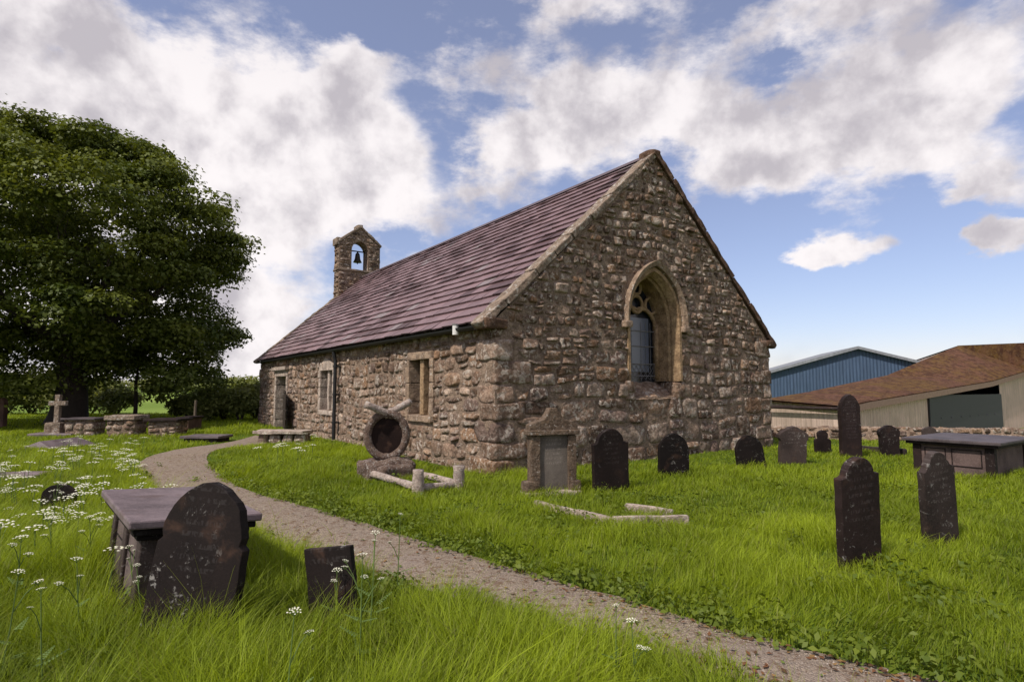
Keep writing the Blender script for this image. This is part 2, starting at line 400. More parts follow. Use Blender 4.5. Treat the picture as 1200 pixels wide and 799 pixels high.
bump(t, b, t.m('ADD', t.m('MULTIPLY', vo.outputs['Distance'], -.8), f2), .8, .012)
path = mb.build('gravel_path', m, smooth=True); path['kind'] = 'structure'

def inpoly(x, y, poly):
    x = np.asarray(x); y = np.asarray(y); inside = np.zeros(x.shape, bool); n = len(poly)
    for i in range(n):
        x1, y1 = poly[i][0], poly[i][1]; x2, y2 = poly[i-1][0], poly[i-1][1]
        if y1 == y2: continue
        cnd = ((y1 > y) != (y2 > y)) & (x < (x2-x1)*(y-y1)/(y2-y1)+x1); inside ^= cnd
    return inside
path_poly = [(p.x, p.y) for p in pl]+[(p.x, p.y) for p in pr[::-1]]
NOGRASS = [[CH(-.02, -.02), CH(W+.1, -.02), CH(W+.1, Lc+.1), CH(-.02, Lc+.1)]]   # footprints

# ------------------------------------------------------------------ masonry
PAL = [(.20,.158,.128),(.25,.20,.165),(.155,.118,.095),(.29,.245,.21),(.21,.15,.105),(.175,.142,.13),(.33,.29,.255),(.13,.10,.082),(.24,.185,.14)]
def lay(mb, s0, s1, t0, t1, P, hfun, wfun, proud=(.03, .075), seed=1, N=9, split=.35, holes=(), bright=1.0, gap=.017):
    """courses of irregular stones on a wall plane; P(s,t,d) maps to 3-D; s0/s1 functions of height; holes: fn(t)->(a,b) or None"""
    rd = random.Random(seed)
    def line(j, t, s): return t+(.11*noise.noise(Vector((s*.55, t*.7, seed)))+.06*noise.noise(Vector((s*1.7, j*3.7+seed, 0)))+.03*noise.noise(Vector((s*4.1, j*5.7+seed, 4))) if j else 0)
    tt = t0; j = 0
    while tt < t1-.05:
        h = hfun(tt, rd); tn = min(tt+h, t1)
        if t1-tn < .08: tn = t1
        tm = (tt+tn)/2
        spans = [(s0, s1)]
        for hf in holes:
            r = hf(tm)
            if r is None: continue
            ns = []
            for (a, b) in spans:
                am, bm = a(tm), b(tm)
                if r[1] <= am or r[0] >= bm: ns.append((a, b)); continue
                if r[0]-am > .05: ns.append((a, lambda q, hf=hf, r=r: (hf(q) or r)[0]))
                if bm-r[1] > .05: ns.append((lambda q, hf=hf, r=r: (hf(q) or r)[1], b))
            spans = ns
        for (a, b) in spans:
            x = a(tm); e = b(tm)
            cuts = [None]
            cur = x
            while True:
                wd = wfun(cur, tm, tn-tt, rd)
                if e-(cur+wd) < .12: break
                cur += wd; cuts.append(cur)
            cuts.append(None)
            for i in range(len(cuts)-1):
                def edge(c, q, lo, side):
                    if c is None: return a(q) if side == 0 else b(q)
                    return c+.035*noise.noise(Vector((c*9, q*2.5, seed)))
                xl0, xr0 = edge(cuts[i], tt, 0, 0), edge(cuts[i+1], tt, 0, 1)
                xl1, xr1 = edge(cuts[i], tn, 0, 0), edge(cuts[i+1], tn, 0, 1)
                xm = (xl0+xr0+xl1+xr1)/4
                qs = [(xl0, line(j, tt, xl0)), (xr0, line(j, tt, xr0)), (xr1, line(j+1, tn, xr1)), (xl1, line(j+1, tn, xl1))]
                subs = [qs]
                wd = (xr0-xl0+xr1-xl1)/2; hh = tn-tt
                if hh > .2 and rd.random() < split and wd > .14:
                    k = rd.uniform(.35, .65); k2 = k+rd.uniform(-.08, .08)
                    L_ = (qs[0][0]+(qs[3][0]-qs[0][0])*k, qs[0][1]+(qs[3][1]-qs[0][1])*k)
                    R_ = (qs[1][0]+(qs[2][0]-qs[1][0])*k2, qs[1][1]+(qs[2][1]-qs[1][1])*k2)
                    subs = [[qs[0], qs[1], R_, L_], [L_, R_, qs[2], qs[3]]]
                for q in subs:
                    cx = sum(p[0] for p in q)/4; cy = sum(p[1] for p in q)/4
                    wq = max(.06, (q[1][0]-q[0][0]+q[2][0]-q[3][0])/2); hq = max(.06, (q[3][1]-q[0][1]+q[2][1]-q[1][1])/2)
                    if wq <= .07 or hq <= .07: continue
                    kx = 1-2*gap/wq; ky = 1-2*gap/hq
                    H = rd.uniform(*proud)*rd.choice((.35, .8, 1.0, 1.15)); rnd_ = rd.uniform(.05, .65); pw = rd.choice((6, 10, 16)); sh = rd.uniform(-.45, .45); sv = rd.uniform(-.5, .3)
                    cl = rd.choice(PAL); br = rd.choice((rd.uniform(.6, .85), rd.uniform(.8, 1.15), rd.uniform(.9, 1.3)))*bright; cl = tuple(v_*br for v_ in cl)
                    vs = []; cs = []
                    for jj in range(N+1):
                        for i_ in range(N+1):
                            aa = math.sin((i_/N*2-1)*math.pi/2); bb = math.sin((jj/N*2-1)*math.pi/2)
                            ra = aa*math.sqrt(max(0, 1-rnd_*bb*bb*.5)); rb = bb*math.sqrt(max(0, 1-rnd_*aa*aa*.5))
                            al = (ra*kx+1)/2; be = (rb*ky+1)/2
                            x_ = (q[0][0]*(1-al)+q[1][0]*al)*(1-be)+(q[3][0]*(1-al)+q[2][0]*al)*be
                            y_ = (q[0][1]*(1-al)+q[1][1]*al)*(1-be)+(q[3][1]*(1-al)+q[2][1]*al)*be
                            ed = max(abs(aa), abs(bb))
                            d = H*(1-abs(aa)**pw)*(1-abs(bb)**pw)*(1+sh*aa+sv*bb)
                            nz = noise.noise(Vector((x_*5, y_*5, seed*3+cx)))*.034+noise.noise(Vector((x_*13, y_*13, seed)))*.022
                            if ed > .97: d = -.035; nz *= .3
                            cu = [0, 0]
                            x_, y_ = x_+.024*noise.noise(Vector((x_*6, y_*6, 8+seed))), y_+.024*noise.noise(Vector((x_*6, y_*6, 18+seed)))
                            vs.append(P(x_, y_, d+nz)); cs.append(cl)
                    n1 = N+1
                    mb.add(vs, [(k*n1+l, k*n1+l+1, (k+1)*n1+l+1, (k+1)*n1+l) for k in range(N) for l in range(N)], cs, 0)
        tt = tn; j += 1

church = empty('stone_church', A0, TH, 'low rubble stone church with purple slate roof and pointed east window', 'church')
rd = random.Random(3)
# ---- east window geometry
UC, HA, SP, RI, SILL = 4.19, .80, 2.98, 1.09, 1.42; JB = 1.66
def arch(a, rise, spring, c=UC, n=12):
    Rr = (a*a+rise*rise)/(2*a); cx = -a+Rr; e = math.atan2(rise, -cx)   # angle of apex seen from left arc's centre
    L = [(c+cx+Rr*math.cos(math.pi+(e-math.pi)*k/n), spring+Rr*math.sin(math.pi+(e-math.pi)*k/n)) for k in range(n+1)]
    return L+[(2*c-x, z) for x, z in L[-2::-1]]
def archhole(a, rise, spring, sill, c=UC):
    Rr = (a*a+rise*rise)/(2*a)
    def f(t):
        if t < sill or t >= spring+rise-.02: return None
        if t <= spring: return (c-a, c+a)
        hwid = math.sqrt(max(0, Rr*Rr-(t-spring)**2))-(Rr-a)
        return (c-hwid, c+hwid)
    return f
SA = HA+.07; SRI = RI+.09
# ---- quoins at the three corners seen
def quoins(mb, cx, cy, dx, dy, z1, seed, big=1.0):
    r = random.Random(seed); z = -.15; k = 0; out = []
    while z < z1-.08:
        h = r.uniform(.30, .46)*big
        if z1-(z+h) < .12: h = z1-z
        a, b = (r.uniform(.55, .85), r.uniform(.32, .45)) if k % 2 else (r.uniform(.32, .45), r.uniform(.55, .85))
        a *= big; b *= big; p = r.uniform(.015, .045)
        x0, x1 = sorted((cx-dx*p, cx+dx*a)); y0, y1 = sorted((cy-dy*p, cy+dy*b))
        bq = r.uniform(.8, 1.15); c = tuple(v_*bq for v_ in r.choice(PAL[:6]))
        mb.blob((x0, y0, z+.008), (x1, y1, z+h-.008), c, 0, 12, .03, 7, seed=k+seed)
        out.append((z, z+h, a, b)); z += h; k += 1
    return out
def qb(q, t, i):
    for r in q:
        if r[0] <= t < r[1]: return r[i]-.01
    return q[-1][i]-.01
# gable wall
rake = lambda z: 0 if z < EV else (z-EV)/(AP-EV)*W/2
mbg = MB()
q1 = quoins(mbg, 0, 0, 1, 1, EV, 5); q2 = quoins(mbg, W, 0, -1, 1, EV, 6, .85)
o1 = arch(SA, SRI, SP); nh = len(o1)//2
L = [(0, -.3), (UC, -.3), (UC, SILL-.1), (UC-SA, SILL-.1)]+o1[:nh+1]+[(W/2, AP), (0, EV)]
Rr_ = [(UC, -.3), (W, -.3), (W, EV), (W/2, AP)]+o1[nh:]+[(UC+SA, SILL-.1), (UC, SILL-.1)]
for pg in (L, Rr_): mbg.add([(x, 0, z) for x, z in pg], [tuple(range(len(pg)))], (1, 1, 1), 1)
hh_g = lambda t, r: (r.uniform(.40, .50) if t < .9 else r.uniform(.30, .40) if t < 1.6 else r.uniform(.2, .32) if t < 2.6 else r.uniform(.16, .24))
ww_g = lambda s, t, h, r: h*(r.uniform(1.0, 2.3) if s < 3 and t < 2.2 else r.uniform(.8, 1.8))
lay(mbg, lambda z: qb(q1, z, 2) if z < EV else rake(z), lambda z: W-qb(q2, z, 2) if z < EV else W-rake(z), -.1, AP-.12,
    lambda s, t_, d: (s, -d, t_), hh_g, ww_g, (.012, .055), 21, holes=(archhole(SA-.02, SRI-.02, SP, SILL-.12),), split=.3)
mbg.build('gable_wall', [M_stone, M_mortar], church, smooth=True)
# west wall and north wall
mbw = MB(); mbw.add([(0, Lc, -.3), (W, Lc, -.3), (W, Lc, EV), (W/2, Lc, AP), (0, Lc, EV)], [(4, 3, 2, 1, 0)], (1, 1, 1), 1)
lay(mbw, lambda z: rake(z)+(.3 if z < EV else 0), lambda z: W-rake(z)-.05, 0, AP-.2, lambda s, t_, d: (s, Lc+d, t_), lambda t_, r: r.uniform(.22, .36), lambda s, t_, h, r: h*r.uniform(1, 2), seed=31, N=5)
mbw.build('west_wall', [M_stone, M_mortar], church, smooth=True)
mbn = MB(); mbn.add([(W, 0, -.3), (W, Lc, -.3), (W, Lc, EV), (W, 0, EV)], [(0, 1, 2, 3)], (1, 1, 1), 1)
lay(mbn, lambda z: .4, lambda z: Lc-.1, 0, EV, lambda s, t_, d: (W+d, s, t_), lambda t_, r: r.uniform(.25, .36), lambda s, t_, h, r: h*r.uniform(1, 2), seed=33, N=5)
mbn.build('north_wall', [M_stone, M_mortar], church, smooth=True)
# south wall with three openings: (v0, v1, z0, z1)
OP = [(2.42, 3.38, .93, 2.12), (8.62, 9.75, .84, 2.05), (13.85, 15.35, -.3, 1.95)]
mbs = MB()
def rect(y0, y1, z0, z1): mbs.add([(0, y0, z0), (0, y0, z1), (0, y1, z1), (0, y1, z0)], [(0, 1, 2, 3)], (1, 1, 1), 1)
prev = 0
for (a, b, c0, c1) in OP:
    rect(prev, a, -.3, EV); rect(a, b, c1, EV)
    if c0 > 0: rect(a, b, -.3, c0)
    prev = b
rect(prev, Lc, -.3, EV)
q3 = quoins(mbs, 0, Lc, 1, -1, EV, 9, .8)
def mkhole(a, b, c0, c1, e): return lambda t_: (a-e, b+e) if c0-e < t_ < c1+e else None
lay(mbs, lambda z: qb(q1, z, 3), lambda z: Lc-qb(q3, z, 3), -.1, EV+.02, lambda s, t_, d: (-d, s, t_),
    lambda t_, r: r.uniform(.17, .34), lambda s, t_, h, r: (h*r.uniform(1.2, 2.4) if s < 1.6 else h*r.uniform(.6, 1.7)), (.012, .055), 44,
    holes=[mkhole(*OP[0], .13), mkhole(*OP[1], .16), mkhole(*OP[2], .17)], split=.4, N=8, bright=1.12)
mbs.build('south_wall', [M_stone, M_mortar], church, smooth=True)

# ---- east window
win = None
mb = MB()
def outline(a, rise, spring, sill): return [(UC-a, sill)]+arch(a, rise, spring)+[(UC+a, sill)]
rings = [(outline(SA, SRI, SP, JB), .05), (outline(SA, SRI, SP, JB), -.035), (outline(HA, RI, SP, JB), -.035), (outline(HA-.09, RI-.09, SP, JB), .11),
         (outline(HA-.09, RI-.09, SP, JB), .16), (outline(HA-.13, RI-.13, SP, JB), .20), (outline(HA-.14, RI-.14, SP, JB), .62)]
n = len(rings[0][0]); vs = [(x, d, z) for o_, d in rings for x, z in o_]
mb.add(vs, [(i*n+k, i*n+k+1, (i+1)*n+k+1, (i+1)*n+k) for i in range(len(rings)-1) for k in range(n-1)])
win = mb.build('window', M_dressed, church)
win['label'] = 'deep pointed window in a dressed stone surround'
mb = MB(); mb.box((UC-HA-.1, 0, 0), (UC+HA+.1, .8, .14), M=Matrix.Translation((0, -.06, SILL-.14)) @ Matrix.Shear('XY', 4, (0, 0)) @ Matrix.Identity(4))
mb.v = []; mb.f = []; mb.c = []; mb.mi = []
ns = 12; nk = 24
vs = []; cs = []
for i in range(ns+1):
    for k in range(nk+1):
        x = UC-SA-.02+(2*SA+.04)*k/nk; d = -.03+.68*i/ns; z = SILL-.14+.40*i/ns+.05*noise.noise(Vector((x*4, d*5, 2)))+.03*noise.noise(Vector((x*11, d*11, 2)))
        vs.append((x, d-.03*noise.noise(Vector((x*5, z*5, 7))), z)); cs.append(tuple(q*(1+.5*noise.noise(Vector((x*3, d*3, 5)))) for q in (.24, .19, .15)))
mb.add(vs, [(i*(nk+1)+k, i*(nk+1)+k+1, (i+1)*(nk+1)+k+1, (i+1)*(nk+1)+k) for i in range(ns) for k in range(nk)], cs)
for sx in (-1, 1):
    for q in range(2):
        x0_ = UC+sx*(SA+.10); x1_ = UC+sx*(HA-.12); z0_ = SILL-.16+q*.17
        mb.blob((min(x0_, x1_), -.035, z0_), (max(x0_, x1_), .5, z0_+.22), (.22, .175, .14), 0, 8, .03, 5, seed=sx*3+q)
mb.build('sill', M_stone, win, smooth=True)
# hood mould
mb = MB()
ho = [(UC-SA-.02, SP-.1)]+arch(SA+.02, SRI+.02, SP)+[(UC+SA+.02, SP-.1)]
h2 = [(UC-SA-.10, SP-.1)]+arch(SA+.10, SRI+.14, SP)+[(UC+SA+.10, SP-.1)]
prof = [(ho, .02), (ho, -.10), (h2, -.15), (h2, .02)]
vs = [(x, d, z) for o_, d in prof for x, z in o_]; n = len(ho)
mb.add(vs, [(i*n+k, i*n+k+1, (i+1)*n+k+1, (i+1)*n+k) for i in range(3) for k in range(n-1)])
for s in (-1, 1): mb.blob((UC+s*(SA+.08)-.11, -.17, SP-.22), (UC+s*(SA+.08)+.11, .03, SP-.07), (1, 1, 1), 0, 4, .01, 4)
mb.build('hood_mould', M_hood, win)
# glass
m, t, b, o_ = mat('painted sheen polycarbonate', .25, .8); b.inputs['Base Color'].default_value = (.085, .10, .14, 1); M_panel = m  # polycarbonate sheet; its pale blue base colour imitates reflected sky
m, t, b, o_ = mat('leaded glass', .15, .5); b.inputs['Base Color'].default_value = (.015, .018, .025, 1); b.inputs['Coat Weight'].default_value = .15
tc = t.n('ShaderNodeTexCoord').outputs['Object']; f, _ = t.noise(tc, 7, 2, .5); bump(t, b, f, .06, .02); M_glass = m
mb = MB(); mb.box((UC-.70, .548, SILL+.45), (UC+.42, .556, SP+.12)); mb.build('storm_panel', M_panel, win)
mb = MB(); oo = outline(HA-.1, RI-.1, SP, SILL+.2); mb.add([(x, .60, z) for x, z in oo], [tuple(range(len(oo)))]); mb.build('glass', M_glass, win)
mb = MB()
for z in (1.78, 2.05, 2.45, 2.8): mb.tube([(UC-HA+.1, .538, z), (UC+HA-.1, .538, z)], .012, 6)
for x in np.linspace(-.62, .62, 9):
    if abs(x) > .08: mb.tube([(UC+x, .54, 1.66), (UC+x, .54, 3.0)], .005, 4)
for k in range(-9, 10):     # diagonal wire guard low down
    for s in (-1, 1):
        x0 = UC+k*.14; mb.tube([(x0, .536, 1.7), (x0+s*.36, .536, 2.06)], .0045, 4)
mb.v = [(min(max(x, UC-HA+.13), UC+HA-.13), y, z) for x, y, z in mb.v]
mb.build('window_bars', M_lead, win)
mb = MB()
for c0 in (UC-.48, UC, UC+.48):
    mb.tube([(c0+.19*math.cos(q), .52, SP+.42+.19*math.sin(q)) for q in np.linspace(0, 2*math.pi, 20)[:-1]], .04, 6, closed=True)
mb.tube([(x, .53, z) for x, z in arch(HA-.17, .42, SP-.12, UC, 10)], .05, 6)
for s in (-1, 1):
    mb.box((UC+s*(HA-.15)-.05, .46, SILL+.3), (UC+s*(HA-.15)+.05, .59, SP))
mb.tube([(UC+.15*math.cos(q), .52, SP+.80+.15*math.sin(q)) for q in np.linspace(0, 2*math.pi, 16)[:-1]], .04, 6, closed=True)
mb.build('tracery', M_dressed, win, smooth=True)

# ---- south windows
def twin(v0, v1, z0, z1, pointed, wm):
    sm = M_pale if pointed else M_hood
    mb = MB(); e = .13
    r1, r2 = random.Random(int(v0*10)), random.Random(5)
    # surround: jamb stones, head, sill
    for (a, b) in ((v0-e, v0), (v1, v1+e)):
        z = z0-.02
        while z < z1:
            h = min(r1.uniform(.28, .45), z1+.02-z); x = r1.uniform(0, .07)
            mb.blob((-.055, a-(x if a < v0 else 0), z+.005), (.35, b+(x if a >= v0 else 0), z+h-.005), (1,1,1), 0, 14, .008, 4, seed=z); z += h
    if pointed:
        c = (v0+v1)/2
        pts = [(v0-e, z1), (v1+e, z1), (v1+e-.05, z1+.14), (c+.12, z1+.36), (c-.12, z1+.36), (v0-e+.05, z1+.14)]
        n = len(pts)
        mb.add([(-.06, y, z) for y, z in pts]+[(.35, y, z) for y, z in pts], [tuple(range(n)), tuple(range(n, 2*n))[::-1]]+[(i, (i+1) % n+0, (i+1) % n+n, i+n)[::-1] for i in range(n)])
    else: mb.blob((-.06, v0-e, z1), (.35, v1+e, z1+.17), (1,1,1), 0, 14, .01, 5)
    mb.blob((-.075, v0-e, z0-.14), (.35, v1+e, z0), (1,1,1), 0, 14, .01, 5)
    wn = mb.build('window', sm, church); wn['label'] = 'small two light window with a pale gabled head' if pointed else 'small two light window with flat lintel, nearer the gable'
    mb = MB(); c = (v0+v1)/2; mb.box((.02, c-.085, z0), (.2, c+.085, z1)); mb.build('mullion', wm, wn, bevel=.02)
    mb = MB(); mb.add([(.30, v0, z0), (.30, v0, z1), (.30, v1, z1), (.30, v1, z0)], [(0, 1, 2, 3)]); mb.build('glass', M_glass, wn)
    mb = MB()
    for z in np.arange(z0+.2, z1, .22): mb.tube([(.22, v0, z), (.22, v1, z)], .008, 5)
    for y in np.linspace(v0+.1, v1-.1, 9): mb.tube([(.215, y, z0), (.215, y, z1)], .005, 4)
    mb.build('window_bars', M_lead, wn)
twin(*OP[0], False, M_dressed); twin(*OP[1], True, M_pale)
# ---- south door
v0, v1, _, z1 = OP[2]
mb = MB(); rr = random.Random(2)
for (a, b) in ((v0-.17, v0), (v1, v1+.17)):
    z = -.1
    while z < z1:
        h = min(rr.uniform(.3, .5), z1-z); x = rr.uniform(0, .08)
        mb.blob((-.06, a-(x if a < v0 else 0), z+.005), (.5, b+(x if a >= v0 else 0), z+h-.005), (1,1,1), 0, 14, .01, 4, seed=z); z += h
mb.blob((-.065, v0-.2, z1), (.5, v1+.2, z1+.22), (1,1,1), 0, 14, .01, 5)
mb.box((-.17, v0-.28, z1+.24), (.02, v1+.28, z1+.36)); mb.box((-.12, v0-.22, z1+.19), (.02, v1+.22, z1+.243))
dr = mb.build('doorway', M_pale, church)
mb = MB()
for k in range(9):
    y = v0+(v1-v0)*k/9; mb.box((.42, y+.005, -.1), (.46, y+(v1-v0)/9-.005, z1-.02))
mb.build('door_leaf', M_wood, dr)
mb = MB()                                         # iron gate swung open against the wall
for k in range(11): mb.tube([(-.14-.02*k, v0-.14-.105*k, .08), (-.14-.02*k, v0-.14-.105*k, 1.42)], .016, 6)
for z in (.15, .75, 1.36): mb.tube([(-.14, v0-.1, z), (-.36, v0-1.25, z)], .024, 6)
mb.add([(-.13, v0-.1, .15), (-.35, v0-1.25, .15), (-.35, v0-1.25, 1.36), (-.13, v0-.1, 1.36)], [(0, 1, 2, 3)])
mb.build('gate', M_wood, church)

# ---- roof slates (one mesh each side), battens hidden by overlap
slope = math.hypot(W/2+.18, AP+.08-(EV-.05)); RZ0 = EV-.06; RX0 = -.2; RZ1 = AP+.06
dx_ = (W/2-RX0)/slope; dz_ = (RZ1-RZ0)/slope
ph = Vector((-dz_, 0, dx_))
def slates(mirror, y0, y1):
    mb = MB(); r = random.Random(8+mirror); rows = 21; g = slope/rows
    for i in range(rows):
        y = y0-(r.random()*.3 if i % 2 else .18+r.random()*.1); wid = .46 if i < 8 else .40
        while y < y1:
            wd = wid*r.uniform(.8, 1.2); a, b = max(y, y0), min(y+wd, y1); y += wd
            if b-a < .06: continue
            s0 = i*g-r.uniform(.0, .018); s1 = min((i+1)*g+.05, slope); lift0 = .052+r.uniform(0, .012); lift1 = .012
            def pt(s, yy, l): return Vector((RX0+dx_*s, yy, RZ0+dz_*s))+ph*l
            tl = r.uniform(-.008, .008)
            tops = [pt(s0, a+.008, lift0+tl), pt(s0+r.uniform(-.008, .008), b-.008, lift0-tl), pt(s1, b-.004, lift1), pt(s1, a+.004, lift1)]
            bots = [p-ph*.028 for p in tops]
            st = noise.noise(Vector((a*.55+s0*.9, (s0-a*.35)*1.1, 3.3)))
            base = Vector((.172, .108, .113))*r.uniform(.82, 1.16)
            if st > .13 and r.random() < .8: base = Vector((.075, .040, .040))*r.uniform(.8, 1.3)
            elif r.random() < .05: base = Vector((.20, .16, .16))
            vs = tops+bots
            if mirror: vs = [Vector((W-p.x, p.y, p.z)) for p in vs]
            fs = [(0, 1, 2, 3), (4, 7, 6, 5), (0, 4, 5, 1), (1, 5, 6, 2), (3, 7, 4, 0)]
            if mirror: fs = [f[::-1] for f in fs]
            mb.add(vs, [f[::-1] for f in fs], tuple(base))
    # boards beneath
    q = [Vector((RX0+dx_*s, yy, RZ0+dz_*s))-ph*.02 for s, yy in ((0.02, y0), (0.02, y1), (slope, y1), (slope, y0))]
    if mirror: q = [Vector((W-p.x, p.y, p.z)) for p in q]
    mb.add(q, [(0, 1, 2, 3)], (.03, .02, .02))
    return mb
rf = slates(0, .30, Lc-.25).build('roof', M_roof, church); slates(1, .30, Lc-.25).build('roof', M_roof, church)
mb = MB(); y = .2
while y < Lc-.3:
    e = min(y+.45, Lc-.3); zt = RZ1+.06
    mb.add([(W/2-.16, y+.004, zt-.11), (W/2, y+.004, zt+.03), (W/2+.16, y+.004, zt-.11), (W/2-.16, e-.004, zt-.11), (W/2, e-.004, zt+.03), (W/2+.16, e-.004, zt-.11)],
           [(0, 1, 4, 3), (1, 2, 5, 4), (0, 2, 1), (3, 4, 5)], (.09, .06, .065)); y = e
mb.build('ridge_tiles', M_roof, rf)
# coping on both gables: pieces following the rake
def coping(yA, yB, ext, name):
    for side in (0, 1):
        mb = MB(); r = random.Random(13+side); s = -.12; sl = slope+.02; k = 0
        while s < sl:
            e = min(s+r.uniform(.55, 1.0), sl)
            if sl-e < .25: e = sl
            wv = r.uniform(-.02, .03)
            Mx = Matrix.Translation((RX0, 0, RZ0)) @ Matrix(((dx_, 0, -dz_, 0), (0, 1, 0, 0), (dz_, 0, dx_, 0), (0, 0, 0, 1)))
            if side: Mx = Matrix.Translation((W, 0, 0)) @ Matrix.Scale(-1, 4, (1, 0, 0)) @ Mx
            mb.blob((s+.006, yA-ext+wv, -.05), (e-.006, yB, .075+r.uniform(-.006, .012)), (1,1,1), 0, 20, .014, 6, M=Mx, seed=k+side*9+yA, sc_=5); s = e; k += 1
        mb.build(name, M_coping if side == 0 else M_copdark, church, smooth=False)
M_copdark = mat_rock('dark coping', use_attr=False, base=(.13, .085, .062), lichen=.3, orange=.7, sc_=1.2)  # darker stone for the right-hand slopes and the kneelers
coping(-.02, .30, .05, 'coping'); coping(Lc-.30, Lc+.08, .0, 'coping')
for A_, B_ in (((W/2-.13, -.1, RZ1-.04), (W/2+.10, .34, RZ1+.09)), ((-.26, -.10, EV-.18), (.22, .3, EV+.0)), ((W-.2, -.12, EV-.16), (W+.17, .3, EV+.02))):
    mb = MB(); mb.blob(A_, B_, (1,1,1), 0, 6, .035, 5); mb.build('kneeler_stone', M_copdark, church)
# gutter, downpipe, brackets
mb = MB(); pts = []
n = 7
for yy in (.32, Lc-.1):
    for k in range(n): q = math.pi*k/(n-1); pts.append((-.21+.07*math.cos(q), yy, EV-.10-.07*math.sin(q)))
mb.add(pts, [(k, k+1, n+k+1, n+k) for k in range(n-1)])
mb.box((-.05, .32, EV-.14), (-.02, Lc-.1, EV+.02)); mb.build('gutter', M_iron, church)
mb = MB(); vp = 8.06
mb.tube([(-.21, vp, EV-.15), (-.19, vp, EV-.28), (-.15, vp, EV-.42), (-.15, vp, .05)], .05, 10)
for z in (.5, 1.3, 2.1): mb.tube([(-.15, vp, z), (-.15, vp, z+.06)], .064, 10); mb.box((-.13, vp-.09, z+.01), (-.02, vp+.09, z+.05))
mb.build('downpipe', M_iron, church)
mb = MB(); mb.tube([(-.24, .98, 2.50), (-.24, .98, 2.68)], .062, 14); mb.build('wall_lamp', M_white, church)
mb = MB(); mb.tube([(-.24, .98, 2.68), (-.24, .98, 2.705)], .07, 14); mb.tube([(-.2, .98, 2.64), (.02, .80, 2.64)], .015, 6); mb.build('lamp_bracket', M_lead, church)

# ---- bellcote
BX0, BX1, BY0, BY1, BZ0 = 3.12, 5.12, 17.75, 18.38, 5.2
BC = (BX0+BX1)/2; BSH, BTOP = 8.30, 9.12
mb = MB()
bo = arch(.40, .45, 8.0, BC, 8); ho = [(BC-.40, 7.08)]+bo+[(BC+.40, 7.08)]
nh = len(bo)//2
for yy, fl in ((BY0, 0), (BY1, 1)):
    L = [(BX0, BZ0), (BC, BZ0), (BC, 7.08), (BC-.4, 7.08)]+bo[:nh+1]+[(BC, BTOP), (BX0, BSH)]
    Rr_ = [(BC, BZ0), (BX1, BZ0), (BX1, BSH), (BC, BTOP)]+bo[nh:]+[(BC+.4, 7.08), (BC, 7.08)]
    for pg in (L, Rr_): mb.add([(x, yy, z) for x, z in pg], [tuple(range(len(pg)))], (1,1,1), 1)
ou = [(BX0, BZ0), (BX0, BSH), (BC, BTOP), (BX1, BSH), (BX1, BZ0)]
mb.add([(x, BY0, z) for x, z in ou]+[(x, BY1, z) for x, z in ou], [(i, i+1, i+6, i+5) for i in range(4)], (1,1,1), 1)
n = len(ho); mb.add([(x, BY0, z) for x, z in ho]+[(x, BY1, z) for x, z in ho], [(i, (i+1) % n, (i+1) % n+n, i+n) for i in range(n)], (.18, .14, .12), 0)
brk = lambda z: 0 if z < BSH else (z-BSH)/(BTOP-BSH)*(BX1-BX0)/2
kw = dict(seed=71, N=5, split=.2, proud=(.02, .05), holes=(archhole(.42, .47, 8.0, 7.05, BC),), bright=.85)
for P_ in (lambda s, t_, d: (s, BY0-d, t_), lambda s, t_, d: (s, BY1+d, t_)):
    lay(mb, lambda z: BX0+brk(z), lambda z: BX1-brk(z), BZ0+.1, BTOP-.1, P_, lambda t_, r: r.uniform(.15, .25), lambda s, t_, h, r: h*r.uniform(1, 2.2), **kw)
kw['holes'] = ()
for P_ in (lambda s, t_, d: (BX0-d, s, t_), lambda s, t_, d: (BX1+d, s, t_)):
    lay(mb, lambda z: BY0, lambda z: BY1, BZ0+.1, BSH, P_, lambda t_, r: r.uniform(.15, .25), lambda s, t_, h, r: h*r.uniform(1, 2), **kw)
bc = mb.build('bellcote', [M_stone, M_mortar], church, smooth=True)
mb = MB()
for s in (-1, 1):
    a = Vector((BC, 0, BTOP+.05)); b_ = Vector((BC+s*1.06, 0, BSH+.02)); d = b_-a; ang = math.atan2(d.z, d.x)
    nseg = 3
    for k in range(nseg):
        Mx = Matrix.Translation(a) @ Matrix.Rotation(-ang, 4, 'Y')
        mb = MB(); mb.blob((d.length*k/nseg, BY0-.07, -.05), (d.length*(k+1)/nseg, BY1+.07, .06), (1,1,1), 0, 10, .02, 4, M=Mx, seed=k+s*5); mb.build('coping', M_coping, bc)
mb = MB(); mb.blob((BC-.13, BY0-.02, BTOP), (BC+.13, BY1+.02, BTOP+.16), (1,1,1), 0, 5, .02, 4); mb.build('apex_stone', M_coping, bc)
mb = MB(); mb.blob((BX0-.12, BY0-.02, BSH-.12), (BX0+.1, BY1+.02, BSH+.22), (1,1,1), 0, 6, .02, 4); mb.build('kneeler_stone', M_coping, bc)
mb = MB()
mb.blob((BX0-.07, BY0-.06, 6.98), (BX1+.07, BY1+.06, 7.08), (1,1,1), 0, 12, .015, 7)
mb.build('string_course', M_coping, bc)
mb = MB(); pf = [(.0, .46), (.07, .45), (.10, .40), (.115, .3), (.13, .18), (.165, .08), (.20, .02), (.205, 0), (.17, .0), (.0, .06)]
n = 16; vs = []
for (r_, z_) in pf:
    for k in range(n): q = 2*math.pi*k/n; vs.append((BC+r_*math.cos(q), (BY0+BY1)/2+r_*math.sin(q), 7.50+z_))
mb.add(vs, [(i*n+k, i*n+(k+1) % n, (i+1)*n+(k+1) % n, (i+1)*n+k) for i in range(len(pf)-1) for k in range(n)])
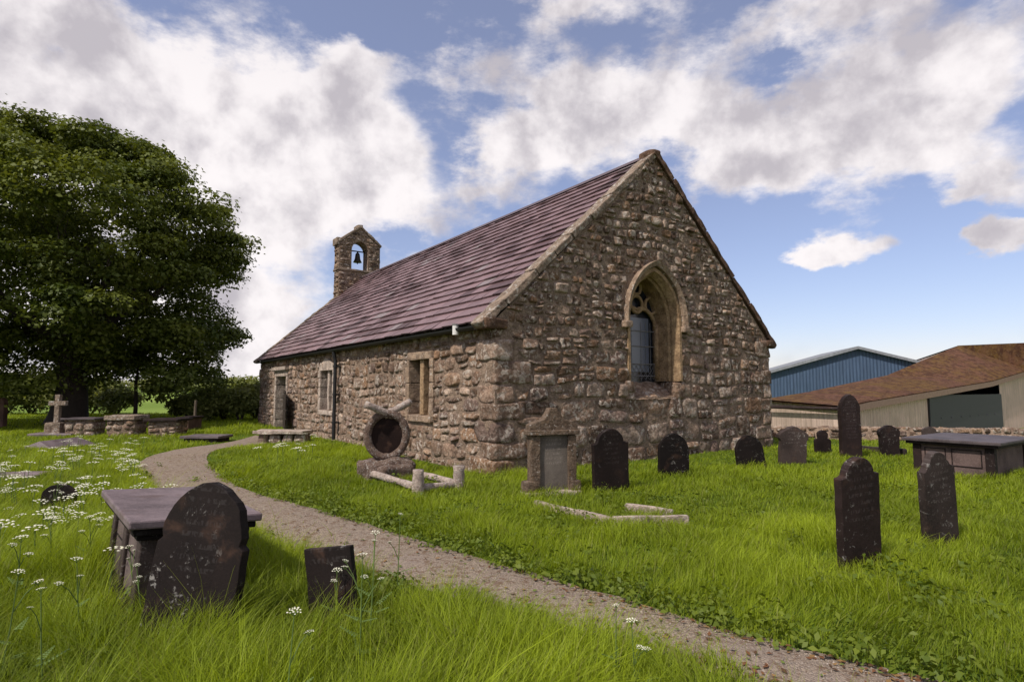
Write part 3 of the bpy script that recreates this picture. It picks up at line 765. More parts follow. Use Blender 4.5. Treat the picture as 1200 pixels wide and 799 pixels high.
mb.tube([(BC, (BY0+BY1)/2, 7.8), (BC, (BY0+BY1)/2, 7.42)], .025, 6); mb.tube([(BC, (BY0+BY1)/2, 7.93), (BC, (BY0+BY1)/2, 8.03)], .04, 6)
mb.build('bell', M_bell, bc, smooth=True)
mb = MB(); mb.tube([(BC-.45, (BY0+BY1)/2, 8.03), (BC+.45, (BY0+BY1)/2, 8.03)], .03, 6); mb.build('bell_axle', M_iron, bc)

# ------------------------------------------------------------------ gravestones
def head_profile(kind, w_, h):
    a = w_/2; P = []
    def arc(cx, cz, r, a0, a1, n=10): return [(cx+r*math.cos(a0+(a1-a0)*k/n), cz+r*math.sin(a0+(a1-a0)*k/n)) for k in range(n+1)]
    if kind == 'round': P = arc(0, h-a, a, math.pi, 0, 16)
    elif kind == 'low_round': Rr = (a*a+(.5*a)**2)/(2*.5*a); e = math.asin(a/Rr); P = arc(0, h-Rr, Rr, math.pi/2+e, math.pi/2-e, 14)
    elif kind in ('gothic', 'lancet'):
        rise = {'gothic': 1.15, 'lancet': 1.45}[kind]*a; P = arch(a, rise, h-rise, 0, 8)
    elif kind == 'shoulder':
        r = a*.74; z = h-r; P = [(-a, z-.02), (-a, z), (-a*.82, z+.005)]+arc(0, z+.0, r, math.pi*.97, math.pi*.03, 14)+[(a*.82, z+.005), (a, z), (a, z-.02)]
    elif kind == 'notch':
        rise = 1.18*a*.93; z = h-rise; P = [(-a, z-.07), (-a*.9, z-.045), (-a*.93, z)]+arch(a*.93, rise, z, 0, 8)[1:-1]+[(a*.93, z), (a*.9, z-.045), (a, z-.07)]
    elif kind == 'ogee':
        z = h-a*.95
        P = [(-a, z-.03), (-a*.98, z+.02)]+arc(-a*.98, z+.30*a+.02, .30*a, -math.pi/2, -.15, 5)+arc(0, h-.58*a, .58*a, math.pi*.93, math.pi*.07, 10)
        P += [(-x, q) for x, q in arc(-a*.98, z+.30*a+.02, .30*a, -math.pi/2, -.15, 5)[::-1]]+[(a*.98, z+.02), (a, z-.03)]
    elif kind == 'square': P = [(-a, h-.02), (-a, h), (a, h*.97), (a, h*.97-.02)]
    elif kind == 'lobed':
        P = [(-a, h*.45)]+arc(-a*.7, h*.52, a*.3, math.pi, math.pi*.3, 5)+arc(0, h-a*.62, a*.62, math.pi*.95, math.pi*.05, 10)+arc(a*.7, h*.52, a*.3, math.pi*.7, 0, 5)
    elif kind == 'broad':
        z = h-.22*h
        P = [(-a, z-.12), (-a*1.12, z-.06), (-a*1.15, z), (-a*1.0, z+.05)]+arc(0, h-(a*a*.8+.01)/(2*.14), (a*a*.8+.01)/(2*.14), math.pi/2+.42, math.pi/2-.42, 8)+[(a*1.0, z+.05), (a*1.15, z), (a*1.12, z-.06), (a, z-.12)]
    return P
def stone_mesh(kind, w_, h, th, mt, taper=0, sink=.25, rough=.006, seed=0):
    P = head_profile(kind, w_, h)
    side = 9; zt = P[0][1]
    Lp = [(-w_/2*(1+taper*(1-k/side)), -sink+(zt+sink)*k/side) for k in range(side)]
    zt2 = P[-1][1]
    Rp = [(w_/2*(1+taper*(k/side)), zt2-(zt2+sink)*k/side) for k in range(1, side+1)]
    O = Lp+P+Rp
    O = [(x+rough*noise.noise(Vector((x*9, z*9, seed*3.1)))*2, z+rough*noise.noise(Vector((x*9, z*9, seed*3.1+5)))*2*(z > 0)) for x, z in O]
    mb = MB(); n = len(O)
    mb.add([(x, -th/2, z) for x, z in O]+[(x, th/2, z) for x, z in O], [tuple(range(n))[::-1], tuple(range(n, 2*n))]+[(i, (i+1) % n, (i+1) % n+n, i+n) for i in range(n)])
    return mb
def headstone(kind, px, py, pw, ph_, mt, label, yaw=0, roll=0, back=0, th=.07, taper=0, group=None, name='headstone', top=None, grass=.13):
    """px: middle; py: where it meets the grass; pw, ph_: seen width and height in photo pixels"""
    p = G(px, py, grass)
    s = p.y/F; kq = p.x/p.y; w_ = (pw*s-th*abs(math.sin(yaw)+kq*math.cos(yaw)))/max(.35, math.cos(yaw)-kq*math.sin(yaw)); h = ph_*s*1.0+grass
    p.z = float(gh(p.x, p.y))
    mb = stone_mesh(kind, w_, h, th, mt, taper, seed=px)
    o = mb.build(name, mt, bevel=.006)
    o.location = p; o.rotation_euler = (back, roll, yaw)
    tag(o, label, 'gravestone', group)
    return o, w_, h
# foreground left leaning
h1, w1_, hh1 = headstone('notch', 219, 694, 108, 124, M_slate_blk, 'large black pointed headstone leaning against the front of the slate chest tomb', R(-8), R(4.5), R(-7), .08, .10, grass=.30)
headstone('square', 394, 700, 58, 55, M_slate_blk, 'small broken black slate slab with a slanting top in the foreground grass', R(-12), R(-9), R(-4), .05, 0, grass=.22)
headstone('low_round', 68, 589, 42, 22, M_slate_blk, 'small black sunken headstone with flowers across it, left of the slate chest tomb', R(5), R(3), 0, .08, .15, grass=.14)
# along the gable
headstone('shoulder', 716, 566, 43, 63, M_slate_dk, 'purple black speckled headstone with round shoulders, right of the ornate brown headstone', R(20), R(-3), R(4), .08, .0)
headstone('gothic', 789, 551, 37, 41, M_slate_blk, 'plain black pointed headstone alone below the pointed church window', R(10), R(1), 0, .08, .02)
headstone('gothic', 881, 540, 34, 30, M_slate_blk, 'low black headstone leaning left by the right corner of the church gable', R(8), R(-9), 0, .09, .05)
headstone('broad', 928, 536, 33, 36, M_slate_md, 'dark weathered headstone with wide flared shoulders just right of the church corner', R(0), R(1), R(5), .13, .05)
headstone('gothic', 921, 502, 18, 11, M_slate_dk, 'small pointed headstone top peeping over the flared headstone', 0, 0, 0, .09)
headstone('lobed', 964, 523, 21, 20, M_slate_dk, 'small lobed headstone with pale lichen spots, left of the tall lancet headstone', 0, 0, 0, .09)
headstone('lancet', 997, 528, 27, 66, M_slate_dk, 'tall narrow dark headstone with a lancet top standing above all others', R(5), 0, 0, .13)
headstone('broad', 1042, 526, 25, 29, M_slate_dk, 'squat dark headstone with rounded shoulders, right of the tall lancet headstone', 0, 0, 0, .10)
headstone('low_round', 1089, 514, 18, 15, M_slate_md, 'small grey square headstone behind the long slate tomb', 0, 0, 0, .07)
headstone('shoulder', 1007, 650, 52, 112, M_slate_dk, 'nearest dark slate headstone on the right, round top with square shoulders, tilted left', R(16), R(-5.5), R(6), .075, .0, grass=.12)
headstone('ogee', 1102, 625, 44, 94, M_slate_md, 'grey slate headstone with scrolled shoulders leaning left, right of the nearest slate headstone', R(16), R(-9), R(6), .07, .0, grass=.12)
headstone('round', -2, 500, 20, 34, M_redstone, 'reddish brown headstone cut by the left edge of the picture', 0, 0, 0, .2, grass=.05)
headstone('round', 82, 494, 20, 22, M_slate_dk, 'dim round topped headstone in deep shade behind the stone cross', 0, 0, 0, .12, grass=.05)
# lying kerb by the tall stone
p0, p1 = G(1000, 527), G(1062, 532)
mb = MB(); d = p1-p0; Mx = Matrix.Translation(p0) @ Matrix.Rotation(math.atan2(d.y, d.x), 4, 'Z'); mb.blob((0, -.07, -.05), (d.length, .07, .12), (1,1,1), 0, 14, .01, 5, M=Mx)
tag(mb.build('grave_kerb', M_slate_md), 'low grey kerbstone running right from the foot of the tall lancet headstone', 'kerb')

# ornate brown headstone
g_ = G(647, 574, .05); s = g_.y/F
hs = empty('headstone', (g_.x, g_.y, 0), R(20), 'ornate brown sandstone headstone with pediment and side pilasters, nearest the church corner', 'gravestone')
w_, h_ = 46*s, 92*s+.05
mb = MB(); mb.box((-w_/2+.02, -.05, -.2), (w_/2-.02, .06, h_*.70)); mb.build('tablet', mat_slate('lettered panel', (.12, .10, .085), .5, .85, 1), hs, bevel=.01)
for sx in (-1, 1):
    mb = MB(); mb.blob((sx*w_/2-.065, -.09, -.1), (sx*w_/2+.065, .09, h_*.70), (1,1,1), 0, 16, .006, 6); mb.blob((sx*(w_/2+.05)-.10, -.12, -.1), (sx*(w_/2+.05)+.10, .12, .20), (1,1,1), 0, 5, .015, 5)
    mb.build('pilaster', M_sand, hs)
mb = MB(); mb.blob((-w_/2-.12, -.12, h_*.70), (w_/2+.12, .11, h_*.76), (1,1,1), 0, 14, .006, 6)
O = [(-w_/2-.09, h_*.76), (w_/2+.09, h_*.76), (w_/2+.09, h_*.82), (w_/2-.02, h_*.86), (w_*.28, h_*.88), (w_*.17, h_*.95), (.05, h_*1.02), (-.05, h_*1.02), (-w_*.17, h_*.95), (-w_*.28, h_*.88), (-w_/2+.02, h_*.86), (-w_/2-.09, h_*.82)]
O = [(x, z) for x, z in O]; n = len(O)
mb.add([(x, -.09, z) for x, z in O]+[(x, .08, z) for x, z in O], [tuple(range(n)), tuple(range(n, 2*n))[::-1]]+[(i, (i+1) % n, (i+1) % n+n, i+n)[::-1] for i in range(n)])
mb.build('pediment', M_sand, hs, bevel=.012)
mb = MB(); mb.blob((-w_/2-.16, -.22, -.08), (w_/2+.10, .14, .055), (1,1,1), 0, 14, .01, 5); mb.build('plinth', M_pale, hs)
# its kerbs, sunk in the grass
kb = empty('grave_kerb', G(715, 603), 0, 'thin white kerb outlining a grave on the grass below the gable wall', 'kerb'); K0 = G(715, 603)
for (a, b_) in (((628, 585), (676, 595)), ((676, 595), (716, 604)), ((718, 604), (808, 601)), ((733, 588), (790, 595))):
    a, b_ = G(a[0], a[1], .1), G(b_[0], b_[1], .1); a.z = b_.z = 0; d = b_-a
    mb = MB(); Mx = Matrix.Translation(a-K0) @ Matrix.Rotation(math.atan2(d.y, d.x), 4, 'Z'); mb.blob((0, -.035, -.05), (d.length-.01, .032, .085), (1,1,1), 0, 14, .012, 6, M=Mx, seed=a.x)
    mb.build('kerb_length', M_pale, kb)

# rustic ring memorial
o0 = G(489, 580); e1 = U*.66; e2 = V*1.95
mem = empty('ring_memorial', o0, TH, 'round wreath shaped stone with crossed log tops inside a kerb of stone logs', 'gravestone')
M_rust = mat_rock('rustic carved stone', use_attr=False, base=(.40, .35, .32), lichen=.8, orange=.1, sc_=3, bstr=.6)
M_rustd = mat_rock('dark rustic stone', use_attr=False, base=(.16, .12, .10), lichen=.75, orange=.4, sc_=3.5, bstr=.7)
mb = MB()
def logt(mb, a, b_, r, seed=0):
    a = Vector(a); b_ = Vector(b_); n = 7
    mb.tube([a.lerp(b_, k/n)+Vector((0, 0, .012*noise.noise(Vector((k*1.3, seed, 0))))) for k in range(n+1)], [r*(1+.38*noise.noise(Vector((k*2.2, seed*3, 1)))) for k in range(n+1)], 9)
logt(mb, (0, 0, .11), (0, 1.9, .10), .058, 1); logt(mb, (0, 0, .10), (.66, 0, .09), .056, 2); logt(mb, (.66, 0, .10), (.66, 1.9, .09), .052, 3); mb.build('kerb_logs', M_rust, mem, smooth=True)
for k, (x, y, h, r) in enumerate(((0, -.02, .36, .085), (.66, -.02, .36, .09), (-.02, 1.86, .30, .075), (.68, 1.86, .30, .07))):
    mb = MB(); logt(mb, (x, y, -.1), (x, y, h), r, k+4); mb.build('log_post', M_rust, mem, smooth=True)
mb = MB(); mb.blob((-.12, 1.6, -.1), (.78, 2.15, .30), (1,1,1), 0, 5, .05, 7, sc_=5); mb.blob((.05, 1.35, -.1), (.62, 1.65, .24), (1,1,1), 0, 6, .03, 5, sc_=5)
mb.build('rockwork_base', M_rustd, mem, smooth=True)
mb = MB(); cx, cy, cz = .33, 1.86, .70
RA = R(-20)
ring = [(cx+.325*math.cos(q)*math.cos(RA), cy+.325*math.cos(q)*math.sin(RA), cz+.37*math.sin(q)) for q in np.linspace(0, 2*math.pi, 33)[:-1]]
mb.tube(ring, [.068*(1+.25*noise.noise(Vector((k*1.1, 0, 3)))) for k in range(32)], 9, closed=True); mb.build('wreath_ring', M_rustd, mem, smooth=True)
mb = MB(); mb.add([(cx+.31*math.cos(q)*math.cos(RA), cy+.01+.31*math.cos(q)*math.sin(RA), cz+.35*math.sin(q)) for q in np.linspace(0, 2*math.pi, 33)[:-1]], [tuple(range(32))])
mb.add([(cx+.31*math.cos(q)*math.cos(RA), cy+.05+.31*math.cos(q)*math.sin(RA), cz+.35*math.sin(q)) for q in np.linspace(0, 2*math.pi, 33)[:-1]], [tuple(range(32))[::-1]]); mb.build('disc', mat_slate('dark disc', (.010, .005, .004), .1, .8), mem)
mb = MB(); logt(mb, (cx-.40, cy-.02, 1.235), (cx+.12, cy, 1.02), .062, 8); logt(mb, (cx-.05, cy+.02, 1.03), (cx+.44, cy+.02, 1.27), .062, 9); mb.build('crossed_logs', M_rust, mem, smooth=True)
NOGRASS.append([o0+U*.07+V*1.5, o0+U*.6+V*1.5, o0+U*.6+V*2.1, o0+U*.07+V*2.1])

# slab on blocks by the church door
p = G(331, 518); st = empty('table_tomb', p, TH+R(90-52), 'low pale stone slab on rough blocks beside the church door', 'tomb')
p2 = 62*p.y/F
st.rotation_euler = (0, 0, R(-6))
mb = MB(); mb.blob((-p2/2, -.32, .24), (p2/2, .32, .34), (1,1,1), 0, 14, .015, 8); mb.build('slab', M_pale, st, smooth=False)
mb = MB()
for k in range(4): mb.blob((-p2/2+.12+k*.36, -.22, -.1), (-p2/2+.42+k*.36, .22, .24), (.2,.17,.15), 0, 6, .03, 4, seed=k)
mb.build('support', M_stone, st)

# foreground slate chest tomb
M_tp0 = mat_slate('grey tomb panel', (.085, .065, .060), .5, .8)
HT = .66
Bc = G(141, 616, HT); Ac = G(111, 577, HT)
az_ = math.atan2((Ac-Bc).y, (Ac-Bc).x); Lt = (Ac-Bc).length
Wt = .80
tb = empty('chest_tomb', (Bc.x, Bc.y, 0), az_-math.pi/2, 'purple slate topped chest tomb with panelled sides in the left foreground', 'tomb')
tb.rotation_euler = (0, R(4.0), az_-math.pi/2); tb.location.z = 0.02
mb = MB(); mb.box((0, 0, HT-.055), (Wt, Lt, HT)); mb.build('top_slab', M_slab, tb, bevel=.012)
mb = MB(); mb.box((.03, .03, HT-.10), (Wt-.03, Lt-.03, HT-.058)); mb.box((.06, .06, HT-.135), (Wt-.06, Lt-.06, HT-.103)); mb.build('moulding', M_slate_blk, tb, bevel=.008)
x0, x1, y0, y1 = .09, Wt-.09, .10, Lt-.10
mb = MB(); mb.box((x0+.025, y0+.025, -.3), (x1-.025, y1-.025, HT-.14)); mb.build('side_panel', M_tp0, tb)
for (x, y) in ((x0, y0), (x1-.13, y0), (x0, y1-.13), (x1-.13, y1-.13), (x0, (y0+y1)/2-.06)):
    mb = MB(); mb.box((x, y, -.3), (x+.13, y+.13, HT-.137)); mb.build('pilaster', M_slate_md, tb, bevel=.01)
mb = MB(); mb.box((x0+.02, y0+.14, .34), (x0+.04, y1-.14, .36)); mb.box((x0-.03, y0-.03, -.2), (x1+.03, y1+.03, .10)); mb.build('base_course', M_slate_blk, tb, bevel=.01)
Rz = Matrix.Rotation(az_-math.pi/2, 3, 'Z')
NOGRASS.append([Vector((Bc.x, Bc.y, 0))+Rz @ Vector(q) for q in ((.05,.05,0),(Wt-.05,.05,0),(Wt-.05,Lt-.05,0),(.05,Lt-.05,0))])

# tomb at the right edge, its long side running back along the line of the church
a = G(1167, 562); s = a.y/F; ht = .60; wl, dl = 1.75, 1.18
rt = empty('chest_tomb', a, TH, 'dark slate chest tomb at the right edge behind the leaning headstones', 'tomb')
mb = MB(); mb.box((-.13, -.13, ht-.04), (wl+.13, dl+.13, ht+.015)); mb.build('top_slab', M_slab_dk, rt, bevel=.012)
mb = MB(); mb.box((-.08, -.08, ht-.09), (wl+.08, dl+.08, ht-.043)); mb.build('moulding', M_slate_dk, rt, bevel=.01)
M_tombp = mat_slate('brown slate panel', (.075, .052, .047), .35, .8)
mb = MB(); mb.box((.02, .02, -.3), (wl-.02, dl-.02, ht-.093)); mb.build('side_panel', M_tombp, rt)
for x, y in ((-.005, -.005), (-.005, dl-.13), (wl-.12, -.005), (wl-.12, dl-.13)):
    mb = MB(); mb.box((x, y, -.3), (x+.13, y+.13, ht-.092)); mb.build('pilaster', M_slate_dk, rt, bevel=.008)
mb = MB()
for (y0_, y1_) in ((.17, .60), (.68, dl-.18)):
    for (ya, yb, za, zb) in ((y0_, y1_, .16, .175), (y0_, y1_, ht-.16, ht-.145), (y0_, y0_+.015, .176, ht-.161), (y1_-.015, y1_, .176, ht-.161)): mb.box((.008, ya, za), (.0195, yb, zb))
mb.build('panel_moulding', M_slate_dk, rt)
NOGRASS.append([a+U*q[0]+V*q[1] for q in ((.03,.03),(wl,.03),(wl,dl),(.03,dl))])

# tombs under the tree
def rubble_tomb(px0, px1, pyt, pyb, dep, label, slabmat, thick=.08, over=.08, seed=0):
    pa = G(px0, pyb, .05); pb = G(px1, pyb, .05); pa.z = 0; s = pa.y/F; wd = (pb-pa).x; h = (pyb-pyt)*s+.05
    e = empty('chest_tomb', pa, 0, label, 'tomb')
    mb = MB()
    mb.box((.03, .03, -.1), (wd-.03, dep-.03, h-thick), (1,1,1), 1)
    kk = dict(proud=(.02, .05), seed=seed, N=5, split=.2)
    hf = lambda t_, r: r.uniform(.15, .28); wf = lambda s_, t_, hq, r: hq*r.uniform(1, 2.4)
    lay(mb, lambda z: 0, lambda z: wd, -.05, h-thick, lambda s_, t_, d: (s_, .03-d, t_), hf, wf, **kk)
    lay(mb, lambda z: 0, lambda z: dep, -.05, h-thick, lambda s_, t_, d: (wd-.03+d, s_, t_), hf, wf, **kk)
    lay(mb, lambda z: 0, lambda z: dep, -.05, h-thick, lambda s_, t_, d: (.03-d, s_, t_), hf, wf, **kk)
    mb.build('rubble_walls', [M_stone, M_mortar], e, smooth=True)
    mb = MB(); mb.blob((-over, -over, h-thick), (wd+over, dep+over, h), (1,1,1), 0, 14, .012, 7); mb.build('slab', slabmat, e)
    NOGRASS.append([pa+Vector(q) for q in ((0,0,0),(wd,0,0),(wd,dep,0),(0,dep,0))])
rubble_tomb(74, 109, 490, 509, .6, 'long rubble tomb with a thin dark slab right behind the stone cross', M_slab_dk, .06, .08, 3)
rubble_tomb(123, 156, 487, 510, .7, 'tallest rubble tomb with a thick grey capstone, left of the path bend', M_coping, .15, .05, 5)
rubble_tomb(172, 206, 491, 510, .7, 'rubble tomb with a thin black slab nearest the path bend', M_slate_dk, .07, .10, 8)
pa = G(208, 504); e = empty('chest_tomb', (pa.x, pa.y, 0), 0, 'small dark slate tomb behind the rubble tomb nearest the path', 'tomb')
mb = MB(); mb.box((0, 0, -.1), (.38, .9, .42)); mb.build('side_panel', M_redstone, e, bevel=.01); mb = MB(); mb.box((-.05, -.06, .42), (.44, .96, .48)); mb.build('slab', M_slate_dk, e, bevel=.01)
# stone cross
pc = G(66, 510); pc.z = 0; s = pc.y/F
cr_ = empty('stone_cross', pc, R(6), 'pale stone cross on a square pedestal in front of the dark tree', 'cross')
mb = MB(); z0 = 15*s; z1 = 47*s
O = [(-.075, z0), (-.07, z1-.52*.68), (-.26, z1-.50*.70), (-.26, z1-.29*.72), (-.07, z1-.28*.72), (-.07, z1), (.07, z1), (.07, z1-.28*.72), (.26, z1-.29*.72), (.26, z1-.50*.70), (.07, z1-.52*.68), (.075, z0)]
n = len(O); mb.add([(x, -.07, z) for x, z in O]+[(x, .07, z) for x, z in O], [tuple(range(n))[::-1], tuple(range(n, 2*n))]+[(i, (i+1) % n, (i+1) % n+n, i+n) for i in range(n)]); mb.build('cross', M_coping, cr_, bevel=.01)
mb = MB(); mb.blob((-.24, -.22, .02), (.22, .22, z0), (1,1,1), 0, 14, .01, 5); mb.build('pedestal', M_coping, cr_)
mb = MB(); mb.blob((-.60, -.45, -.1), (.72, .4, .09), (1,1,1), 0, 16, .01, 6); mb.build('step', M_slab, cr_)
# coped pinkish ledger
p = G(40, 527); p.z = 0
mb = MB(); mb.add([(-.42, 0, 0), (.42, 0, 0), (.62, 1.5, 0), (-.2, 1.5, 0), (.05, .1, .20), (.2, 1.4, .20)], [(0, 1, 4), (1, 2, 5, 4), (2, 3, 5), (3, 0, 4, 5)])
o = mb.build('coped_gravestone', M_slab, bevel=.01); o.location = p; o.rotation_euler = (0, 0, R(8)); tag(o, 'low pinkish purple ridged stone lying in the grass in front of the cross', 'gravestone')
NOGRASS.append([p+Vector(q) for q in ((-.42,0,0),(.42,0,0),(.5,1.4,0),(-.3,1.4,0))])
def ledger(px, py, w_, d_, h, mt, label, rz=0, foot=True):
    p = G(px, py, h); p.z = 0; e = empty('ledger_stone', p, rz, label, 'gravestone')
    mb = MB(); mb.blob((-w_/2, 0, h-.07), (w_/2, d_, h), (1,1,1), 0, 18, .006, 8); mb.build('slab', mt, e)
    mb = MB(); mb.box((-w_/2+.1, .06, -.1), (w_/2-.1, d_-.06, h-.068)); mb.build('base_course', M_slate_dk, e)
    R_ = Matrix.Rotation(rz, 3, 'Z'); NOGRASS.append([p+R_ @ Vector(q) for q in ((-w_/2,0,0),(w_/2,0,0),(w_/2,d_,0),(-w_/2,d_,0))])
ledger(233, 511, 1.12, .8, .18, M_slab_dk, 'flat dark ledger slab lying beside the far bend of the path', R(-3))
ledger(0, 559, .85, .7, .10, M_slab, 'flat grey ledger slab in the grass at the left edge', R(10))

# ------------------------------------------------------------------ boundary wall, barns
x0, x1 = 6.8, 24.0
e0 = Vector((x0, bound_y(x0), 0)); e1_ = Vector((x1, bound_y(x1), 0)); bl = (e1_-e0).length
bwl = empty('boundary_wall', e0, math.atan2((e1_-e0).y, (e1_-e0).x), 'low rubble churchyard wall in front of the pale barn', 'wall')
mb = MB(); mb.box((0, .03, -1.9), (bl, .45, .34), (1,1,1), 1)
lay(mb, lambda z: 0, lambda z: bl, -.1, .37, lambda s_, t_, d: (s_, .03-d, t_), lambda t_, r: r.uniform(.13, .2), lambda s_, t_, h, r: h*r.uniform(1, 2.6), seed=91, N=5, split=.1, proud=(.01, .04), bright=1.05)
lay(mb, lambda z: 0, lambda z: bl, .03, .45, lambda s_, t_, d: (s_, t_, .34+d), lambda t_, r: .2, lambda s_, t_, h, r: h*r.uniform(1, 2.2), seed=92, N=4, split=.1, proud=(.0, .03), bright=1.0)
mb.build('wall_masonry', [M_stone, M_mortar], bwl, smooth=True)

def mat_sheet(name, base, pitch=.2, stain=(.12, .06, .03), st=.4, axis_=0, rough=.6, depth=.05):
    m, t, b, o = mat(name, rough, .3); tc = t.n('ShaderNodeTexCoord').outputs['Object']
    sp = t.n('ShaderNodeSeparateXYZ'); t.L.new(tc, sp.inputs[0])
    wv = t.m('SINE', t.m('MULTIPLY', sp.outputs[axis_], 2*math.pi/pitch))
    f1, _ = t.noise(tc, .5, 5, .65); f2, _ = t.noise(tc, 3.5, 5, .7)
    mp = t.n('ShaderNodeMapping'); mp.inputs['Scale'].default_value = (3, 3, .3); t.L.new(tc, mp.inputs[0]); f3, _ = t.noise(mp.outputs[0], 1.6, 4, .6)
    c = t.mix(t.ss(f3, .3, .75), tuple(x*.78 for x in base), tuple(x*1.12 for x in base))
    c = t.mix(t.m('MULTIPLY', t.ss(f1, .45, .65), st), c, stain); c = t.mix(t.ss(f2, .5, .75, 0, .35*min(1, st*2)), c, tuple(x*.6 for x in stain))
    t.L.new(c, b.inputs['Base Color']); bump(t, b, wv, .6, depth); return m
M_barnwall = mat_sheet('pale fibre cement sheet', (.62, .44, .385), .28, (.34, .24, .19), .3)
M_barnwall_y = mat_sheet('pale fibre cement side sheet', (.48, .36, .30), .28, (.25, .19, .15), .45, 1)
M_blue = mat_sheet('blue steel sheet', (.055, .088, .15), .33, (.04, .07, .12), .3)
M_greyroof = mat_sheet('grey sheet roof', (.22, .23, .25), .5, (.18, .18, .2), .3, 1)
def m_rust():
    m, t, b, o = mat('moss and rust covered sheet roof', .95, .1); tc = t.n('ShaderNodeTexCoord').outputs['Object']
    f1, _ = t.noise(tc, .35, 6, .7, .5); f2, _ = t.noise(tc, 2.2, 6, .75, .3); f3, _ = t.noise(tc, 7, 4, .7)
    c = t.mix(t.ss(f1, .38, .62), (.115, .055, .036), (.115, .066, .022)); c = t.mix(t.ss(f2, .42, .60), c, (.055, .026, .016)); c = t.mix(t.ss(f3, .56, .7, 0, .4), c, (.22, .17, .13))
    sp = t.n('ShaderNodeSeparateXYZ'); t.L.new(tc, sp.inputs[0]); wv = t.m('SINE', t.m('MULTIPLY', sp.outputs[1], 2*math.pi/.3))
    t.L.new(c, b.inputs['Base Color']); bump(t, b, t.m('ADD', t.m('MULTIPLY', wv, .3), t.m('MULTIPLY', f2, 2)), .5, .04); return m
M_rustroof = m_rust()
C0 = D(985, 478, 30.0); zg = -1.7
barn = empty('farm_barn', (C0.x, C0.y, zg), TH, 'pale sheeted farm barn with rusty mossy roof and dark sliding door', 'barn')
prof = [(0, .48-zg), (2.4, .71-zg), (22.3, 1.94-zg), (31.6, 2.9-zg), (46, 4.3-zg)]
farp = [(0, 4, .76-zg), (5, 4, 1.2-zg), (16.2, 4, 2.38-zg), (30.4, 4, 5.15-zg), (33, -9, 5.15-zg)]
LB = 4.0
mb = MB(); pg = [(0, 0)]+prof+[(44, 0)]
# gable wall with door opening x 19.3..27.5 and a sloping gap over the door
def zt(x):
    for (a, za), (b, zb) in zip(prof, prof[1:]):
        if a <= x <= b: return za+(zb-za)*(x-a)/(b-a)
def panel(xa, xb, za, zb=None):
    mb.add([(xa, 0, za), (xb, 0, za), (xb, 0, zt(xb) if zb is None else zb), (xa, 0, zt(xa) if zb is None else zb)], [(0, 1, 2, 3)])
def ux(px): k = (px-600)/F; return (k*C0.y-C0.x)/(U.x-k*U.y)
dxa, dxb = ux(1084), ux(1169)
panel(0, dxa, 0); xs = [x for x in (2.4, 22.3, 31.6) if x > dxb]
def panelsplit(xa, xb):
    brk_ = [xa]+[x for x in (2.4, 22.3, 31.6) if xa < x < xb]+[xb]
    for a, b_ in zip(brk_, brk_[1:]): panel(a, b_, 0)
mb = MB(); panelsplit(0, dxa); panelsplit(dxb, 46)
zl = lambda x: zt(x)-.35
brk_ = [dxa]+[x for x in (22.3,) if dxa < x < dxb]+[dxb]
for a, b_ in zip(brk_, brk_[1:]): mb.add([(a, 0, zl(a)), (b_, 0, zl(b_)), (b_, 0, zt(b_)), (a, 0, zt(a))], [(0, 1, 2, 3)])
mb.build('gable_wall', M_barnwall, barn)
dz = D(1084, 463, (C0+U*dxa).y).z-zg
mb = MB(); mb.box((dxa+.05, -.12, 0), (dxb-.05, -.05, dz)); 
for k in range(1, 8): mb.tube([(dxa+(dxb-dxa)*k/8, -.13, dz*.45), (dxa+(dxb-dxa)*k/8, -.13, dz*.45+.1)], .04, 5)
mb.build('sliding_door', simple('dark grey steel', (.035, .035, .045), .6, 0, .2), barn)
mb = MB(); mb.add([(0, 0, 0), (0, LB, 0), (0, LB, farp[0][2]), (0, 0, prof[0][1])], [(0, 3, 2, 1)]); mb.add([(0, LB, 0), (30.4, LB, 0), (46, 14, 0), (46, 14, 4.3-zg), (30.4, LB, farp[3][2]), (16.2, LB, farp[2][2]), (5, LB, farp[1][2]), (0, LB, farp[0][2])], [(0, 1, 4, 5, 6, 7), (1, 2, 3, 4)])
mb.add([(46, 0, 0), (46, 14, 0), (46, 14, 4.3-zg), (46, 0, 4.3-zg)], [(0, 1, 2, 3)]); mb.build('side_wall', M_barnwall_y, barn)
mb = MB(); nd = 14
for i in range(4):
    A1, A2 = prof[i], prof[i+1]; B1, B2 = farp[i], farp[i+1]
    for off_, fl in ((.12, 0), (.03, 1)):
        q = [(A1[0]-(.3 if i == 0 else 0), -.35, A1[1]+off_), (A2[0], -.35, A2[1]+off_), (B2[0], B2[1], B2[2]+off_), (B1[0]-(.3 if i == 0 else 0), B1[1]+.1, B1[2]+off_)]
        mb.add(q, [(0, 1, 2), (0, 2, 3)])
    mb.add([(A1[0], -.35, A1[1]+.03), (A2[0], -.35, A2[1]+.03), (A2[0], -.35, A2[1]+.12), (A1[0], -.35, A1[1]+.12)], [(0, 1, 2, 3)])
mb.add([(30.4, 4, farp[3][2]+.12), (33, -9, farp[3][2]+.12), (46, -.35, 4.42-zg), (46, 14, 4.42-zg)], [(0, 1, 2, 3)])
mb.build('roof', M_rustroof, barn)
mb = MB()
for (a, za), (b_, zb) in zip(prof, prof[1:]): mb.add([(a, -.37, za-.30), (b_, -.37, zb-.30), (b_, -.37, zb+.06), (a, -.37, za+.06)], [(0, 1, 2, 3)])
mb.build('verge_board', simple('weathered board', (.26, .17, .13), .9, 0, .3, 5), barn)
mb = MB(); mb.tube([(-.36, -.4, prof[0][1]-.02), (-.36, LB, prof[0][1]-.02)], .09, 8); mb.build('gutter', M_slate_dk, barn)
